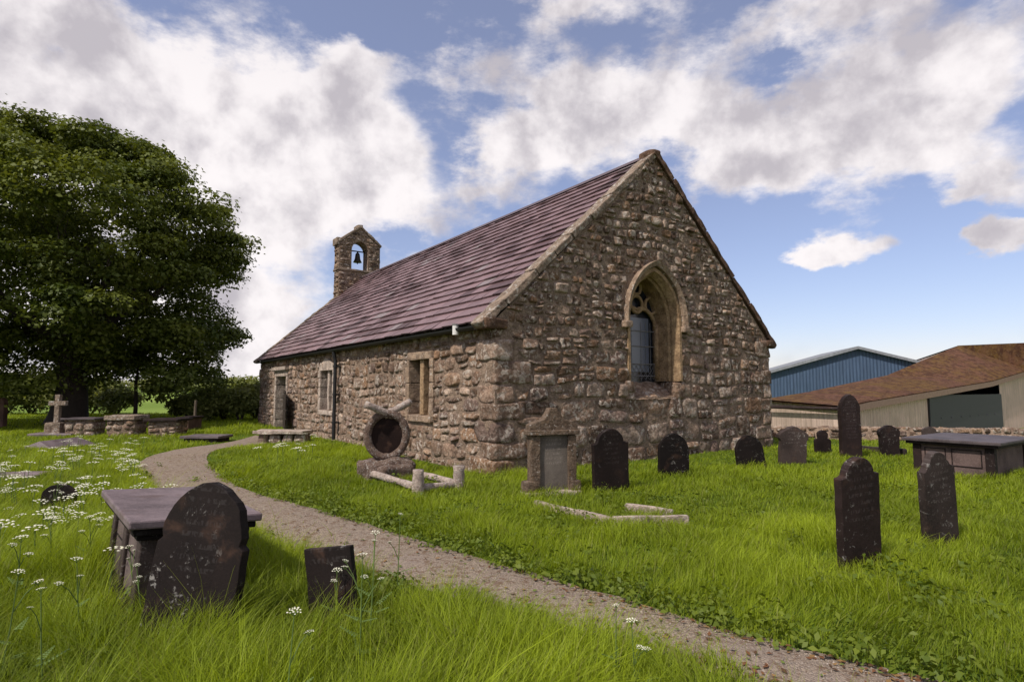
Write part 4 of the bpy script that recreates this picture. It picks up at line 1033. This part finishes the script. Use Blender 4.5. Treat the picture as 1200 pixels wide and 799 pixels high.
# interior darkness is real: closed box behind
# blue barn behind
C1 = D(1004, 408, 62.0); hw = 11.5; LB2 = 14; TB = R(-14)
blue = empty('farm_barn', (C1.x-math.cos(TB)*hw, C1.y-math.sin(TB)*hw, -1.7), TB, 'large blue steel barn with a low grey roof behind the rusty roof', 'barn')
pz = C1.z+1.7; e_ = pz-3.3
# far left of gable follows the roof down
mb = MB(); mb.add([(0, 0, 0), (2*hw, 0, 0), (2*hw, 0, e_), (hw, 0, pz), (0, 0, e_)], [tuple(range(5))]); mb.build('gable_wall', M_blue, blue)
mb = MB(); mb.add([(0, 0, 0), (0, LB2, 0), (0, LB2, e_), (0, 0, e_)], [(0, 3, 2, 1)]); mb.add([(2*hw, 0, 0), (2*hw, LB2, 0), (2*hw, LB2, e_), (2*hw, 0, e_)], [(0, 1, 2, 3)])
mb.add([(0, LB2, 0), (2*hw, LB2, 0), (2*hw, LB2, e_), (hw, LB2, pz), (0, LB2, e_)], [tuple(range(5))]); mb.build('side_wall', mat_sheet('blue side sheet', (.045, .095, .20), .5, (.04, .08, .16), .2, 1), blue)
mb = MB()
for sgn in (-1, 1):
    xa, za = hw, pz; xb, zb = hw+sgn*(hw+.5), e_-.15
    for z_ in (.05, .2): mb.add([(xa, -.5, za+z_), (xb, -.5, zb+z_), (xb, LB2, zb+z_), (xa, LB2, za+z_)], [(0, 1, 2, 3)])
    mb.add([(xa, -.5, za-.1), (xb, -.5, zb-.1), (xb, -.5, zb+.2), (xa, -.5, za+.2)], [(0, 1, 2, 3)])
mb.build('roof', M_greyroof, blue)

# ------------------------------------------------------------------ foliage
def leaf_mesh(name, cen, nrm, size, shade, mt, parent=None, aspect=.75, dry=None):
    """quads: centres, normals, sizes; numpy arrays"""
    n = len(cen); nrm = nrm/np.linalg.norm(nrm, axis=1, keepdims=True)
    a = np.cross(nrm, rng.normal(size=(n, 3))); a /= np.linalg.norm(a, axis=1, keepdims=True); b = np.cross(nrm, a)
    s = size[:, None]/2; fold = nrm*s*.35
    v = np.stack([cen-a*s, cen-b*s*aspect+fold, cen+a*s, cen+b*s*aspect+fold], 1).reshape(-1, 3)
    me = bpy.data.meshes.new(name); me.vertices.add(4*n); me.vertices.foreach_set('co', v.astype(np.float32).ravel())
    me.loops.add(4*n); me.loops.foreach_set('vertex_index', np.arange(4*n, dtype=np.int32))
    me.polygons.add(n); me.polygons.foreach_set('loop_start', np.arange(0, 4*n, 4, dtype=np.int32)); me.polygons.foreach_set('loop_total', np.full(n, 4, np.int32))
    ca = me.color_attributes.new('Col', 'FLOAT_COLOR', 'POINT'); c = np.zeros((n, 4), np.float32); c[:, 0] = shade; c[:, 3] = 1
    if dry is not None: c[:, 1] = dry
    ca.data.foreach_set('color', np.repeat(c, 4, 0).ravel()); me.materials.append(mt); me.update(calc_edges=True); me.validate()
    o = bpy.data.objects.new(name, me); col.objects.link(o)
    if parent: o.parent = parent
    return o
def clump_leaves(cl, per, size, up=.9):
    """cl: (n, 6) centre + radii"""
    n = len(cl); idx = np.repeat(np.arange(n), per); tq_ = rng.random(len(idx)) < .5
    d = rng.normal(size=(len(idx), 3)); d /= np.linalg.norm(d, axis=1, keepdims=True)
    flip = (d[:, 2] < 0) & (rng.random(len(idx)) < .6); d[flip, 2] *= -1
    r = rng.random(len(idx))**.22*1.0
    r *= 1+.15*rng.normal(size=len(idx))
    cen = cl[idx, :3]+d*cl[idx, 3:6]*r[:, None]
    nr = d*.7+np.array([0, 0, up])+rng.normal(size=d.shape)*.55
    return cen, nr, size*rng.uniform(.6, 1.35, len(idx)), np.clip(np.repeat(rng.random(n), per)*.7+rng.random(len(idx))*.3, 0, 1)

# big sycamore
TD = 25.0; tb_ = D(78, 500, TD); tb_.z = 0
tree = empty('sycamore_tree', tb_, 0, 'huge dark leafy sycamore filling the left of the churchyard', 'tree')
r = np.random.default_rng(5)
mb = MB(); rt_ = random.Random(4)
mb.tube([(0, 0, -.3), (.05, 0, .3), (.1, .05, 1.2), (.0, .1, 2.6), (.15, .0, 4.2)], [.95, .72, .58, .52, .42], 14)
limbs_end = []
for k in range(15):
    q = k/15*2*math.pi*2.4+.4; lean = .25+.75*(k % 5)/4; z0_ = 2.3+1.9*rt_.random(); L_ = 3.8+1.2*rt_.random()
    pts = [Vector((.1, .05, z0_))]; dv = Vector((math.cos(q)*lean, math.sin(q)*lean, 1.15-lean*.75)).normalized()
    rad = [.26]
    for j in range(7):
        dv = (dv+Vector((rt_.uniform(-.2, .2), rt_.uniform(-.2, .2), .06))).normalized(); pts.append(pts[-1]+dv*L_/6); rad.append(.26*(1-(j+1)/7.6))
        if j >= 1:
            for _ in range(2):
                sd = (dv+Vector((rt_.uniform(-1, 1), rt_.uniform(-1, 1), rt_.uniform(-.4, .5)))).normalized(); p_ = pts[-1]; ln = rt_.uniform(.8, 1.5)
                mb.tube([p_, p_+sd*ln*.5, p_+sd*ln+Vector((0, 0, .1))], [rad[-1]*.5, rad[-1]*.3, .02], 6, cap=False)
    mb.tube(pts, rad, 9, cap=False)
mb.build('trunk', M_bark, tree, smooth=True)
cl = []
tries = 0
cc_ = np.array([-.85, .5, 6.85]); rr3 = np.array([7.2, 6.6, 7.1])
for li_ in range(40):        # main limbs each carry a rounded lobe of leaf clumps
    zf = 1-2*(li_+.5)/50; qf = li_*2.39996+.7
    dl_ = np.array([math.sqrt(1-zf*zf)*math.cos(qf), math.sqrt(1-zf*zf)*math.sin(qf), zf])+r.normal(size=3)*.10
    dl_ = dl_/((np.abs(dl_)**2.5).sum()**.4); lc = cc_+dl_*rr3*r.uniform(.64, .78); lr_ = r.uniform(1.7, 2.6)
    for _ in range(9):
        d = r.normal(size=3); d /= np.linalg.norm(d)
        if d @ dl_ < -.2: d = -d
        if d[2] < -.5: d[2] *= -.5
        p = lc+d*lr_*np.array([1.0, 1.0, .72])*r.uniform(.7, 1.0)
        if p[2] < 1.15: continue
        rs = r.uniform(.65, 1.2); cl.append([*p, rs*1.1, rs*1.1, rs*.55])
for _ in range(45):
    d = r.normal(size=3); d /= np.linalg.norm(d); p = cc_+d*rr3*r.uniform(.1, .6); rs = r.uniform(.8, 1.3); cl.append([p[0], p[1], max(p[2], 1.5), rs, rs, rs*.6])
for _ in range(95):
    q = r.uniform(0, 6.28); rr_ = r.uniform(1.2, 7.3); rs = r.uniform(.7, 1.2); cl.append([math.cos(q)*rr_-.6, math.sin(q)*rr_*.9+.8, r.uniform(1.2, 4.2), rs, rs, rs*.7])
cl = np.array(cl)
cen, nr, sz, sh = clump_leaves(cl, 440, .165)
leaf_mesh('crown', cen, nr, sz, sh, M_tree, tree)

# hedge shrubs and background trees
def shrub(px, yd, w_, h, label, mt=M_hedge, n=26, per=170, size=.12, name='hedge_shrub', cat='shrub', group='shrubs of the boundary hedge', trunk=0):
    p = D(px, 500, yd); p.z = float(gh(p.x, p.y)); e = empty(name, p, 0, label, cat, group)
    mb = MB(); rq = random.Random(int(px*7+yd))
    for k in range(5):
        q = rq.uniform(0, 6.28); l = rq.uniform(.3, .45)*w_; mb.tube([(0, 0, -.1), (math.cos(q)*l*.4, math.sin(q)*l*.4, h*.4+trunk*.3), (math.cos(q)*l, math.sin(q)*l, h*.8)], [.05+trunk*.05, .03+trunk*.03, .01], 6)
    mb.build('stems' if not trunk else 'trunk', M_bark, e)
    cl = []
    for k in range(n):
        d = rng.normal(size=3); d /= np.linalg.norm(d); rad = rng.uniform(.3, .85)
        z = h*.5+trunk*.5+d[2]*(h-trunk)*.5*rad*.9; rs = w_*rng.uniform(.13, .24); cl.append([d[0]*w_*.5*rad, d[1]*w_*.5*rad, max(z, .15), rs, rs, rs*.75])
    cen, nr, sz, sh = clump_leaves(np.array(cl), per, size); leaf_mesh('foliage' if not trunk else 'crown', cen, nr, sz, sh, mt, e)
GL = 'rounded green hedge shrub in the row behind the tombs and beneath the big tree'
for (px, yd, w_, h) in ((5, 33, 3.2, 1.9), (35, 34, 3.4, 1.8), (70, 33, 3.4, 2.0), (105, 34, 3.2, 1.9), (135, 33, 2.6, 1.6)): shrub(px, yd, w_, h, GL, per=120, n=24, size=.16)
GR = 'bushy pale green hedge shrub between the big tree and the church'
for (px, yd, w_, h) in ((222, 29, 2.2, 1.2), (243, 27, 2.6, 1.45), (262, 28, 2.4, 1.75), (281, 27, 2.2, 1.5), (299, 28, 2.6, 1.85), (316, 29, 2.6, 1.6)): shrub(px, yd, w_, h, GR, per=260, n=30, size=.13, group='shrubs between tree and church')
GD = 'distant low tree on the skyline beyond the field'
for (px, yd, w_, h) in ((120, 120, 9, 3.2), (170, 150, 14, 3.0), (215, 140, 12, 3.4), (255, 130, 12, 3.2), (285, 120, 9, 3.0), (30, 140, 14, 3.4)): shrub(px, yd, w_, h, GD, per=120, n=22, size=.55, name='distant_tree', cat='tree', group='trees beyond the field', trunk=.6)
tk = D(158, 488, 27); e = empty('young_tree', (tk.x, tk.y, 0), 0, 'slim young tree with thin dark trunk behind the tallest rubble tomb', 'tree')
mb = MB(); mb.tube([(0, 0, -.1), (.02, 0, .8), (-.03, 0, 1.7), (.05, 0, 2.6)], [.10, .085, .07, .03], 8); mb.build('trunk', M_bark, e, smooth=True)
cen, nr, sz, sh = clump_leaves(np.array([[rng.normal()*.5, rng.normal()*.5, 2.9+rng.normal()*.3, .5, .5, .3] for _ in range(14)]), 130, .13); leaf_mesh('crown', cen, nr, sz, sh, M_tree, e)
pp = D(228, 498, 22); mb = MB(); mb.tube([(0, 0, -.2), (0, 0, .8), (.01, 0, 1.05)], [.05, .05, .045], 7)
o = mb.build('wooden_post', simple('grey timber', (.12, .09, .06), .9, 0, .3)); o.location = (pp.x, pp.y, 0); tag(o, 'weathered upright wooden post in front of the hedge, right of the big tree', 'post')

# ------------------------------------------------------------------ grass
def grass(n_target):
    Xs = []; Ys = []
    bands = [(2.3, 4.5, 4600), (4.5, 7, 3100), (7, 10, 1800), (10, 15, 800), (15, 22, 380), (22, 34, 130)]
    for (a, b, den) in bands:
        wd = lambda y: 1.02*y+1.2
        area = (wd(a)+wd(b))*(b-a); n = int(area*den)
        y = rng.uniform(a, b, n*2); keep = rng.random(n*2) < (wd(y)/wd(b)); y = y[keep][:n]
        x = (rng.random(len(y))*2-1)*wd(y); Xs.append(x); Ys.append(y)
    x = np.concatenate(Xs); y = np.concatenate(Ys)
    wob = .05*np.sin(x*7+y*3)+.04*np.sin(y*11-x*5)
    ok = ~inpoly(x+wob*.7, y+wob, path_poly)
    stray = rng.random(len(x)) < .006
    ok = ok | stray
    for pg in NOGRASS: ok &= ~inpoly(x, y, [(p[0], p[1]) for p in pg])
    ok &= ~((y > bound_y(x)-.0) & (x > 5.5))
    ok &= ~inpoly(x, y, [(p.x, p.y) for p in (CH(-.1, -.05), CH(W+.4, -.05), CH(W+.4, Lc+.2), CH(-.1, Lc+.2))])
    # bare patches
    x, y = x[ok], y[ok]
    return x, y
gxp, gyp = grass(0); n = len(gxp); print('blades', n)
def fnoise(x, y, s, ph):
    return (np.sin(x*s+ph+1.7*np.sin(y*s*.7+ph*2))+np.sin(y*s*1.3-ph+1.3*np.sin(x*s*.9)))*.25+.5
pn1 = fnoise(gxp, gyp, 1.1, .4); pn2 = fnoise(gxp, gyp, 3.7, 2.1); pn3 = fnoise(gxp, gyp, 9.0, 5.1)
dist = gyp
# nearness to path
pc_ = np.array([[(a.x+b.x)/2, (a.y+b.y)/2, (a-b).length/2] for a, b in zip(pl, pr)])
# the side of the path that lies towards the camera and left
seg = pc_; dmin = np.full(n, 1e9); side = np.zeros(n)
for i in range(0, len(seg)-1):
    ax, ay = seg[i, :2]; bx, by = seg[i+1, :2]; dx, dy = bx-ax, by-ay; L2 = dx*dx+dy*dy+1e-9
    tq = np.clip(((gxp-ax)*dx+(gyp-ay)*dy)/L2, 0, 1); ddx = gxp-(ax+tq*dx); ddy = gyp-(ay+tq*dy); dd = np.hypot(ddx, ddy)-seg[i, 2]
    m_ = dd < dmin; dmin = np.where(m_, dd, dmin); side = np.where(m_, np.sign(dx*ddy-dy*ddx), side)
near_left = (side > 0) | (gxp < -3)
hb = np.where(near_left, np.where(gyp < 6, .34, .21), .14)*(.50+.75*pn1*pn2*1.6+.55*pn3*pn3)*np.where(gyp > 11, .62, 1.0)
hb *= np.clip(.40+dmin/.35*.6, .40, 1)
hgt = hb*rng.uniform(.55, 1.25, n)
tall = rng.random(n) < .012; hgt[tall] *= 1.6
wid = np.maximum(.0040, .00090*dist)*rng.uniform(.6, 1.3, n)
ang = rng.uniform(0, 2*math.pi, n); bend = rng.uniform(.1, 1.0, n)*hgt
wind = .05*hgt
bx = np.cos(ang)*bend+wind*1.2+(fnoise(gxp, gyp, 3.3, 8)-.5)*hgt*.6; by = np.sin(ang)*bend+(fnoise(gxp, gyp, 3.9, 3)-.5)*hgt*.6
px_ = -np.sin(ang+rng.uniform(-.6, .6, n)); py_ = np.cos(ang)
gz = gh(gxp, gyp)-.01
def blades(sel, lv):
    x, y, z = gxp[sel], gyp[sel], gz[sel]; h = hgt[sel]; wq = wid[sel]; bxx, byy = bx[sel], by[sel]; ax_, ay_ = px_[sel], py_[sel]
    V = []
    for k in range(lv):
        tq = k/lv; cu = tq**1.9; ww = wq*(1-tq**1.6)*.5+wq*.08
        cxk = x+bxx*cu; cyk = y+byy*cu; czk = z+h*tq*(1-.18*tq)
        V += [np.stack([cxk-ax_*ww, cyk-ay_*ww, czk], -1), np.stack([cxk+ax_*ww, cyk+ay_*ww, czk], -1)]
    V.append(np.stack([x+bxx, y+byy, z+h*.82], -1))
    return np.stack(V, 1)
me = bpy.data.meshes.new('meadow_grass')
allv = []; lt = []; li = []; off = 0; cols = []
shade = np.clip(-.05+.65*pn1+.5*pn2+.25*(pn3-.5)+rng.normal(size=n)*.24, 0, 1)*np.where(near_left, 1.0, .85); dry = ((rng.random(n) < .07)*rng.uniform(.3, 1, n)); dry = np.where(tall, np.maximum(dry, .55), dry)
for sel, lv in ((np.where(dist < 7)[0], 3), (np.where(dist >= 7)[0], 2)):
    V = blades(sel, lv); k = V.shape[1]; m_ = len(sel); allv.append(V.reshape(-1, 3))
    base = off+np.arange(m_)*k
    per = []
    for l in range(lv-1): per += [2*l, 2*l+1, 2*l+3, 2*l+2]
    per += [2*lv-2, 2*lv-1, 2*lv]
    li.append((base[:, None]+np.array(per)).ravel()); lt.append(np.tile([4]*(lv-1)+[3], m_)); off += m_*k
    c = np.zeros((m_, 4), np.float32); c[:, 0] = shade[sel]; c[:, 1] = dry[sel]; c[:, 3] = 1; cols.append(np.repeat(c, k, 0))
allv = np.concatenate(allv); li = np.concatenate(li).astype(np.int32); lt = np.concatenate(lt).astype(np.int32); cols = np.concatenate(cols)
me.vertices.add(len(allv)); me.vertices.foreach_set('co', allv.astype(np.float32).ravel()); me.loops.add(len(li)); me.loops.foreach_set('vertex_index', li)
me.polygons.add(len(lt)); me.polygons.foreach_set('loop_start', np.concatenate([[0], np.cumsum(lt)[:-1]]).astype(np.int32)); me.polygons.foreach_set('loop_total', lt)
ca = me.color_attributes.new('Col', 'FLOAT_COLOR', 'POINT'); ca.data.foreach_set('color', cols.ravel()); me.materials.append(M_grass); me.update(calc_edges=True)
o = bpy.data.objects.new('meadow_grass', me); col.objects.link(o); tag(o, 'long bright green churchyard grass on both sides of the path', 'grass', kind='stuff')

# verge weeds: low broad leaves along the far side of the path and in patches
wx, wy = [], []
for i in range(0, len(pr)-1):
    a, b_ = pr[i], pr[i+1]
    if a.y > 11: continue
    L_ = (b_-a).length; out = (pr[i]-pl[i]).normalized()
    for _ in range(int(L_*(26 if a.y < 8 else 12))):
        p = a.lerp(b_, rng.random())+out*(-.03+abs(rng.normal())*.22); wx.append(p.x); wy.append(p.y)
for (px, py, k, sp) in ((90, 640, 22, .3), (440, 690, 20, .15), (60, 770, 22, .25), (1120, 700, 12, .5), (640, 600, 22, .5), (760, 580, 30, .8), (1060, 690, 14, .3), (560, 560, 14, .8), (330, 545, 20, .9), (480, 742, 14, .25), (60, 560, 10, .8)):
    c = G(px, py, .1)
    for _ in range(k): wx.append(c.x+rng.normal()*sp); wy.append(c.y+rng.normal()*sp)
for _ in range(420):
    y = 2.6+9*rng.random()**1.3; x = (rng.random()*2-1)*y*.95
    if not inpoly(np.array([x]), np.array([y]), path_poly)[0]: wx.append(x); wy.append(y)
cen = []; nr = []; sz = []
for x, y in zip(wx, wy):
    if inpoly(np.array([x]), np.array([y]), [(p[0], p[1]) for p in NOGRASS[0]])[0]: continue
    hgt_ = rng.uniform(.05, .17); k = rng.integers(14, 26)
    q = rng.uniform(0, 6.28, k); rr_ = rng.uniform(.02, .13, k); z = hgt_*(rng.uniform(.25, 1, k))
    cen.append(np.stack([x+np.cos(q)*rr_, y+np.sin(q)*rr_, z+float(gh(x, y))], -1)); nr.append(np.stack([np.cos(q)*.8, np.sin(q)*.8, np.ones(k)], -1)+rng.normal(size=(k, 3))*.25); sz.append(rng.uniform(.022, .062, k))
cen = np.concatenate(cen); nr = np.concatenate(nr); sz = np.concatenate(sz)
tag(leaf_mesh('verge_weeds', cen, nr, sz, rng.random(len(cen)), M_weed, aspect=.55), 'low leafy weeds edging the gravel path', 'weeds', kind='stuff')

# loose chips and dead leaves on the path
mb = MB(); lr = random.Random(6)
for _ in range(3200):
    i = int(len(pl)*lr.random()**1.6*.8); i = min(i, len(pl)-2); a = pl[i].lerp(pl[i+1], lr.random()); b_ = pr[i].lerp(pr[i+1], lr.random())
    k = lr.random(); k = k if lr.random() < .4 else (lr.random()**2*.25 if lr.random() < .5 else 1-lr.random()**2*.25)
    p = a.lerp(b_, k)+Vector((0, 0, .03)); p.z = float(gh(p.x, p.y))+.014+.02*min(k, 1-k)*2; q = lr.uniform(0, 6.28)
    if lr.random() < .6:
        s_ = lr.uniform(.003, .008); c = [p+Vector((math.cos(q+j*2.09)*s_, math.sin(q+j*2.09)*s_, 0)) for j in range(3)]+[p+Vector((0, 0, s_*.9))]
        g_ = lr.uniform(.14, .42); mb.add(c, [(0, 1, 3), (1, 2, 3), (2, 0, 3)], (g_, g_*.85, g_*.74))
    else:
        s_ = lr.uniform(.01, .028); c = [p+Vector((math.cos(q+j*1.571)*s_*(1 if j % 2 else .5), math.sin(q+j*1.571)*s_*(1 if j % 2 else .5), .004+lr.random()*.012)) for j in range(4)]
        mb.add(c, [(0, 1, 2, 3)], lr.choice(((.13, .06, .03), (.20, .12, .05), (.08, .045, .025), (.10, .13, .03))))
m, t, b, o_ = mat('path litter', .95, .1); at = t.n('ShaderNodeAttribute'); at.attribute_name = 'Col'; t.L.new(at.outputs['Color'], b.inputs['Base Color'])
tag(mb.build('path_litter', m), 'loose stone chips and dead leaves strewn along the gravel path', 'litter', kind='stuff')

# ------------------------------------------------------------------ umbellifers
def umbel_mesh(r0, seed, nr_=16):
    rq = random.Random(seed); mb = MB()
    for k in range(nr_):
        rr = r0*math.sqrt((k+.5)/nr_); q = k*2.4; x, y = rr*math.cos(q), rr*math.sin(q); z = .35*r0-(rr*rr)/r0*.28
        s = r0*rq.uniform(.13, .21)
        n = 6; c = [(x+s*math.cos(a)*rq.uniform(.7, 1.1), y+s*math.sin(a)*rq.uniform(.7, 1.1), z+rq.uniform(-.1, .1)*s) for a in [2*math.pi*i/n for i in range(n)]]
        mb.add(c+[(x, y, z+s*.5)], [(i, (i+1) % n, n) for i in range(n)])
    return mb
def plant(px, py, hp, nh, label, r0=.035, group=None, parts=True, grassz=.2):
    """py: where head appears; hp: height of the plant in metres"""
    p = G(px, py, hp); p.z = 0; rq = random.Random(int(px*13+py))
    e = empty('cow_parsley', p, rq.uniform(0, 6), label, 'wildflower', group)
    st = MB(); heads = []
    lean = Vector((rq.uniform(-.06, .06), rq.uniform(-.06, .06), 0))
    main = [Vector((0, 0, 0))+lean*-1, Vector((0, 0, hp*.5))+lean*-.4, Vector((0, 0, hp))]
    st.tube(main, [.0045, .0035, .002], 5); heads.append((main[-1], r0))
    for k in range(nh-1):
        q = rq.uniform(0, 6.28); z = hp*rq.uniform(.45, .7); l = hp*rq.uniform(.15, .3)
        b_ = Vector((math.cos(q)*l*.6, math.sin(q)*l*.6, z+l)); a = main[1].lerp(main[2], max(0, (z/hp-.5)*2)); st.tube([a, a.lerp(b_, .5)+Vector((0, 0, .02)), b_], [.003, .0025, .0015], 4)
        heads.append((b_, r0*rq.uniform(.6, .9)))
    for (c, rr) in heads:
        for k in range(8): q = k*.785; st.tube([c-Vector((0, 0, rr*.7)), c+Vector((math.cos(q)*rr*.7, math.sin(q)*rr*.7, rr*.1))], .0009, 3, cap=False)
    for k in range(4):
        q = rq.uniform(0, 6.28); z = hp*rq.uniform(.15, .5); d = Vector((math.cos(q), math.sin(q), .35)); n_ = Vector((-math.sin(q), math.cos(q), 0)); l = rq.uniform(.07, .13)
        st.tube([(0, 0, z), Vector((0, 0, z))+d*l], .0012, 3)
        for j in range(2, 9):
            c0 = Vector((0, 0, z))+d*l*j/8
            for sg in (-1, 1):
                w_ = .026*(1.1-j/9); st.add([c0, c0+n_*sg*w_*.6+d*.007, c0+n_*sg*w_+Vector((0, 0, -.004)), c0+n_*sg*w_*.6-d*.005], [(0, 1, 2, 3)])
    st.build('stem', M_stem, e)
    for k, (c, rr) in enumerate(heads):
        mm = umbel_mesh(rr, k+int(px)); o = mm.build('flower_head', M_umbel, e); o.location = c; o.rotation_euler = (rq.uniform(-.25, .25), rq.uniform(-.25, .25), 0)
    return e
FG = [(345, 716, .55, 2, 'cream flowered umbel stalk in the bottom foreground, left of centre', .030), (740, 727, .42, 3, 'white umbel plant standing before the path near the bottom centre', .026),
      (722, 709, .46, 1, 'single white umbel overlapping the gravel path', .018), (425, 650, .62, 4, 'leafy white umbel plant beside the small broken slate slab', .030), (440, 624, .66, 3, 'tall white umbel plant right of the small broken slate slab', .026),
      (469, 602, .62, 2, 'tall slim umbel stalk seen against the path', .018), (404, 640, .5, 2, 'small white umbel just above the broken slate slab', .022), (395, 668, .4, 2, 'low white umbel in front of the broken slate slab', .03),
      (68, 566, .40, 3, 'pale umbels hanging over the small black sunken headstone', .05), (105, 606, .50, 4, 'white umbel plant left of the chest tomb corner', .032), (152, 640, .45, 4, 'white umbel plant growing against the chest tomb side', .024),
      (160, 662, .40, 3, 'short white umbel plant between chest tomb and leaning headstone', .022), (60, 608, .5, 3, 'white umbel plant below the small black sunken headstone', .04), (22, 670, .55, 2, 'white umbel plant at the left edge in the foreground', .03),
      (48, 690, .55, 2, 'brown seeding umbel stalk in the left foreground', .02), (90, 655, .5, 3, 'white umbel plant in tall grass left of the leaning headstone', .03), (25, 630, .5, 3, 'broad white umbel plant near the left edge', .045)]
for (px, py, hp, nh, lab, r0) in FG: plant(px, py, hp, nh, lab, r0)
# field of smaller ones: a few sources, copied
srcs = []
def small_src(seed):
    rq = random.Random(seed); mb = MB(); h = .34
    mb.tube([(0, 0, 0), (.01, 0, h*.5), (0, 0, h)], .003, 4, c=(1,1,1), mi=0)
    for k in range(rq.choice((1, 2, 3))):
        x, y = (0, 0) if k == 0 else (rq.uniform(-.1, .1), rq.uniform(-.1, .1)); z = h if k == 0 else h-rq.uniform(.02, .1)
        if k: mb.tube([(0, 0, h*.5), (x, y, z)], .002, 3)
        um = umbel_mesh(.058, seed+k, 12); mb.add([(a+x, b+y, c+z) for a, b, c in um.v], um.f, (1,1,1), 1)
    me = mb.build('cow_parsley', [M_stem, M_umbel]); d = me.data; bpy.data.objects.remove(me); return d
srcs = [small_src(k) for k in range(6)]
pts = []
rq = random.Random(77)
for _ in range(115):   # left meadow
    pts.append((rq.uniform(-5, 175), 505+abs(rq.gauss(0, 1))*55+rq.random()*10))
for _ in range(22): pts.append((rq.uniform(150, 215), rq.uniform(525, 570)))
for _ in range(16): pts.append((rq.uniform(296, 372), rq.uniform(508, 526)))
cnt = 0
for (px, py) in pts:
    if py > 700: continue
    s_ = rq.uniform(.75, 1.25); p = G(px, py, .34*s_)
    if inpoly(np.array([p.x]), np.array([p.y]), path_poly)[0]: continue
    if any(inpoly(np.array([p.x]), np.array([p.y]), [(q[0], q[1]) for q in pg])[0] for pg in NOGRASS): continue
    o = bpy.data.objects.new('cow_parsley', rq.choice(srcs)); col.objects.link(o); o.location = (p.x, p.y, 0); o.scale = (s_*1.1, s_*1.1, s_); o.rotation_euler = (rq.uniform(-.15, .15), rq.uniform(-.15, .15), rq.uniform(0, 6))
    lab = 'small white umbel flower beside the church door slab' if px > 290 else 'small white umbel flower scattered in the meadow grass left of the path'
    tag(o, lab, 'wildflower', 'white umbels by the church door' if px > 290 else 'white umbels scattered over the left meadow'); cnt += 1
print('umbels', cnt)
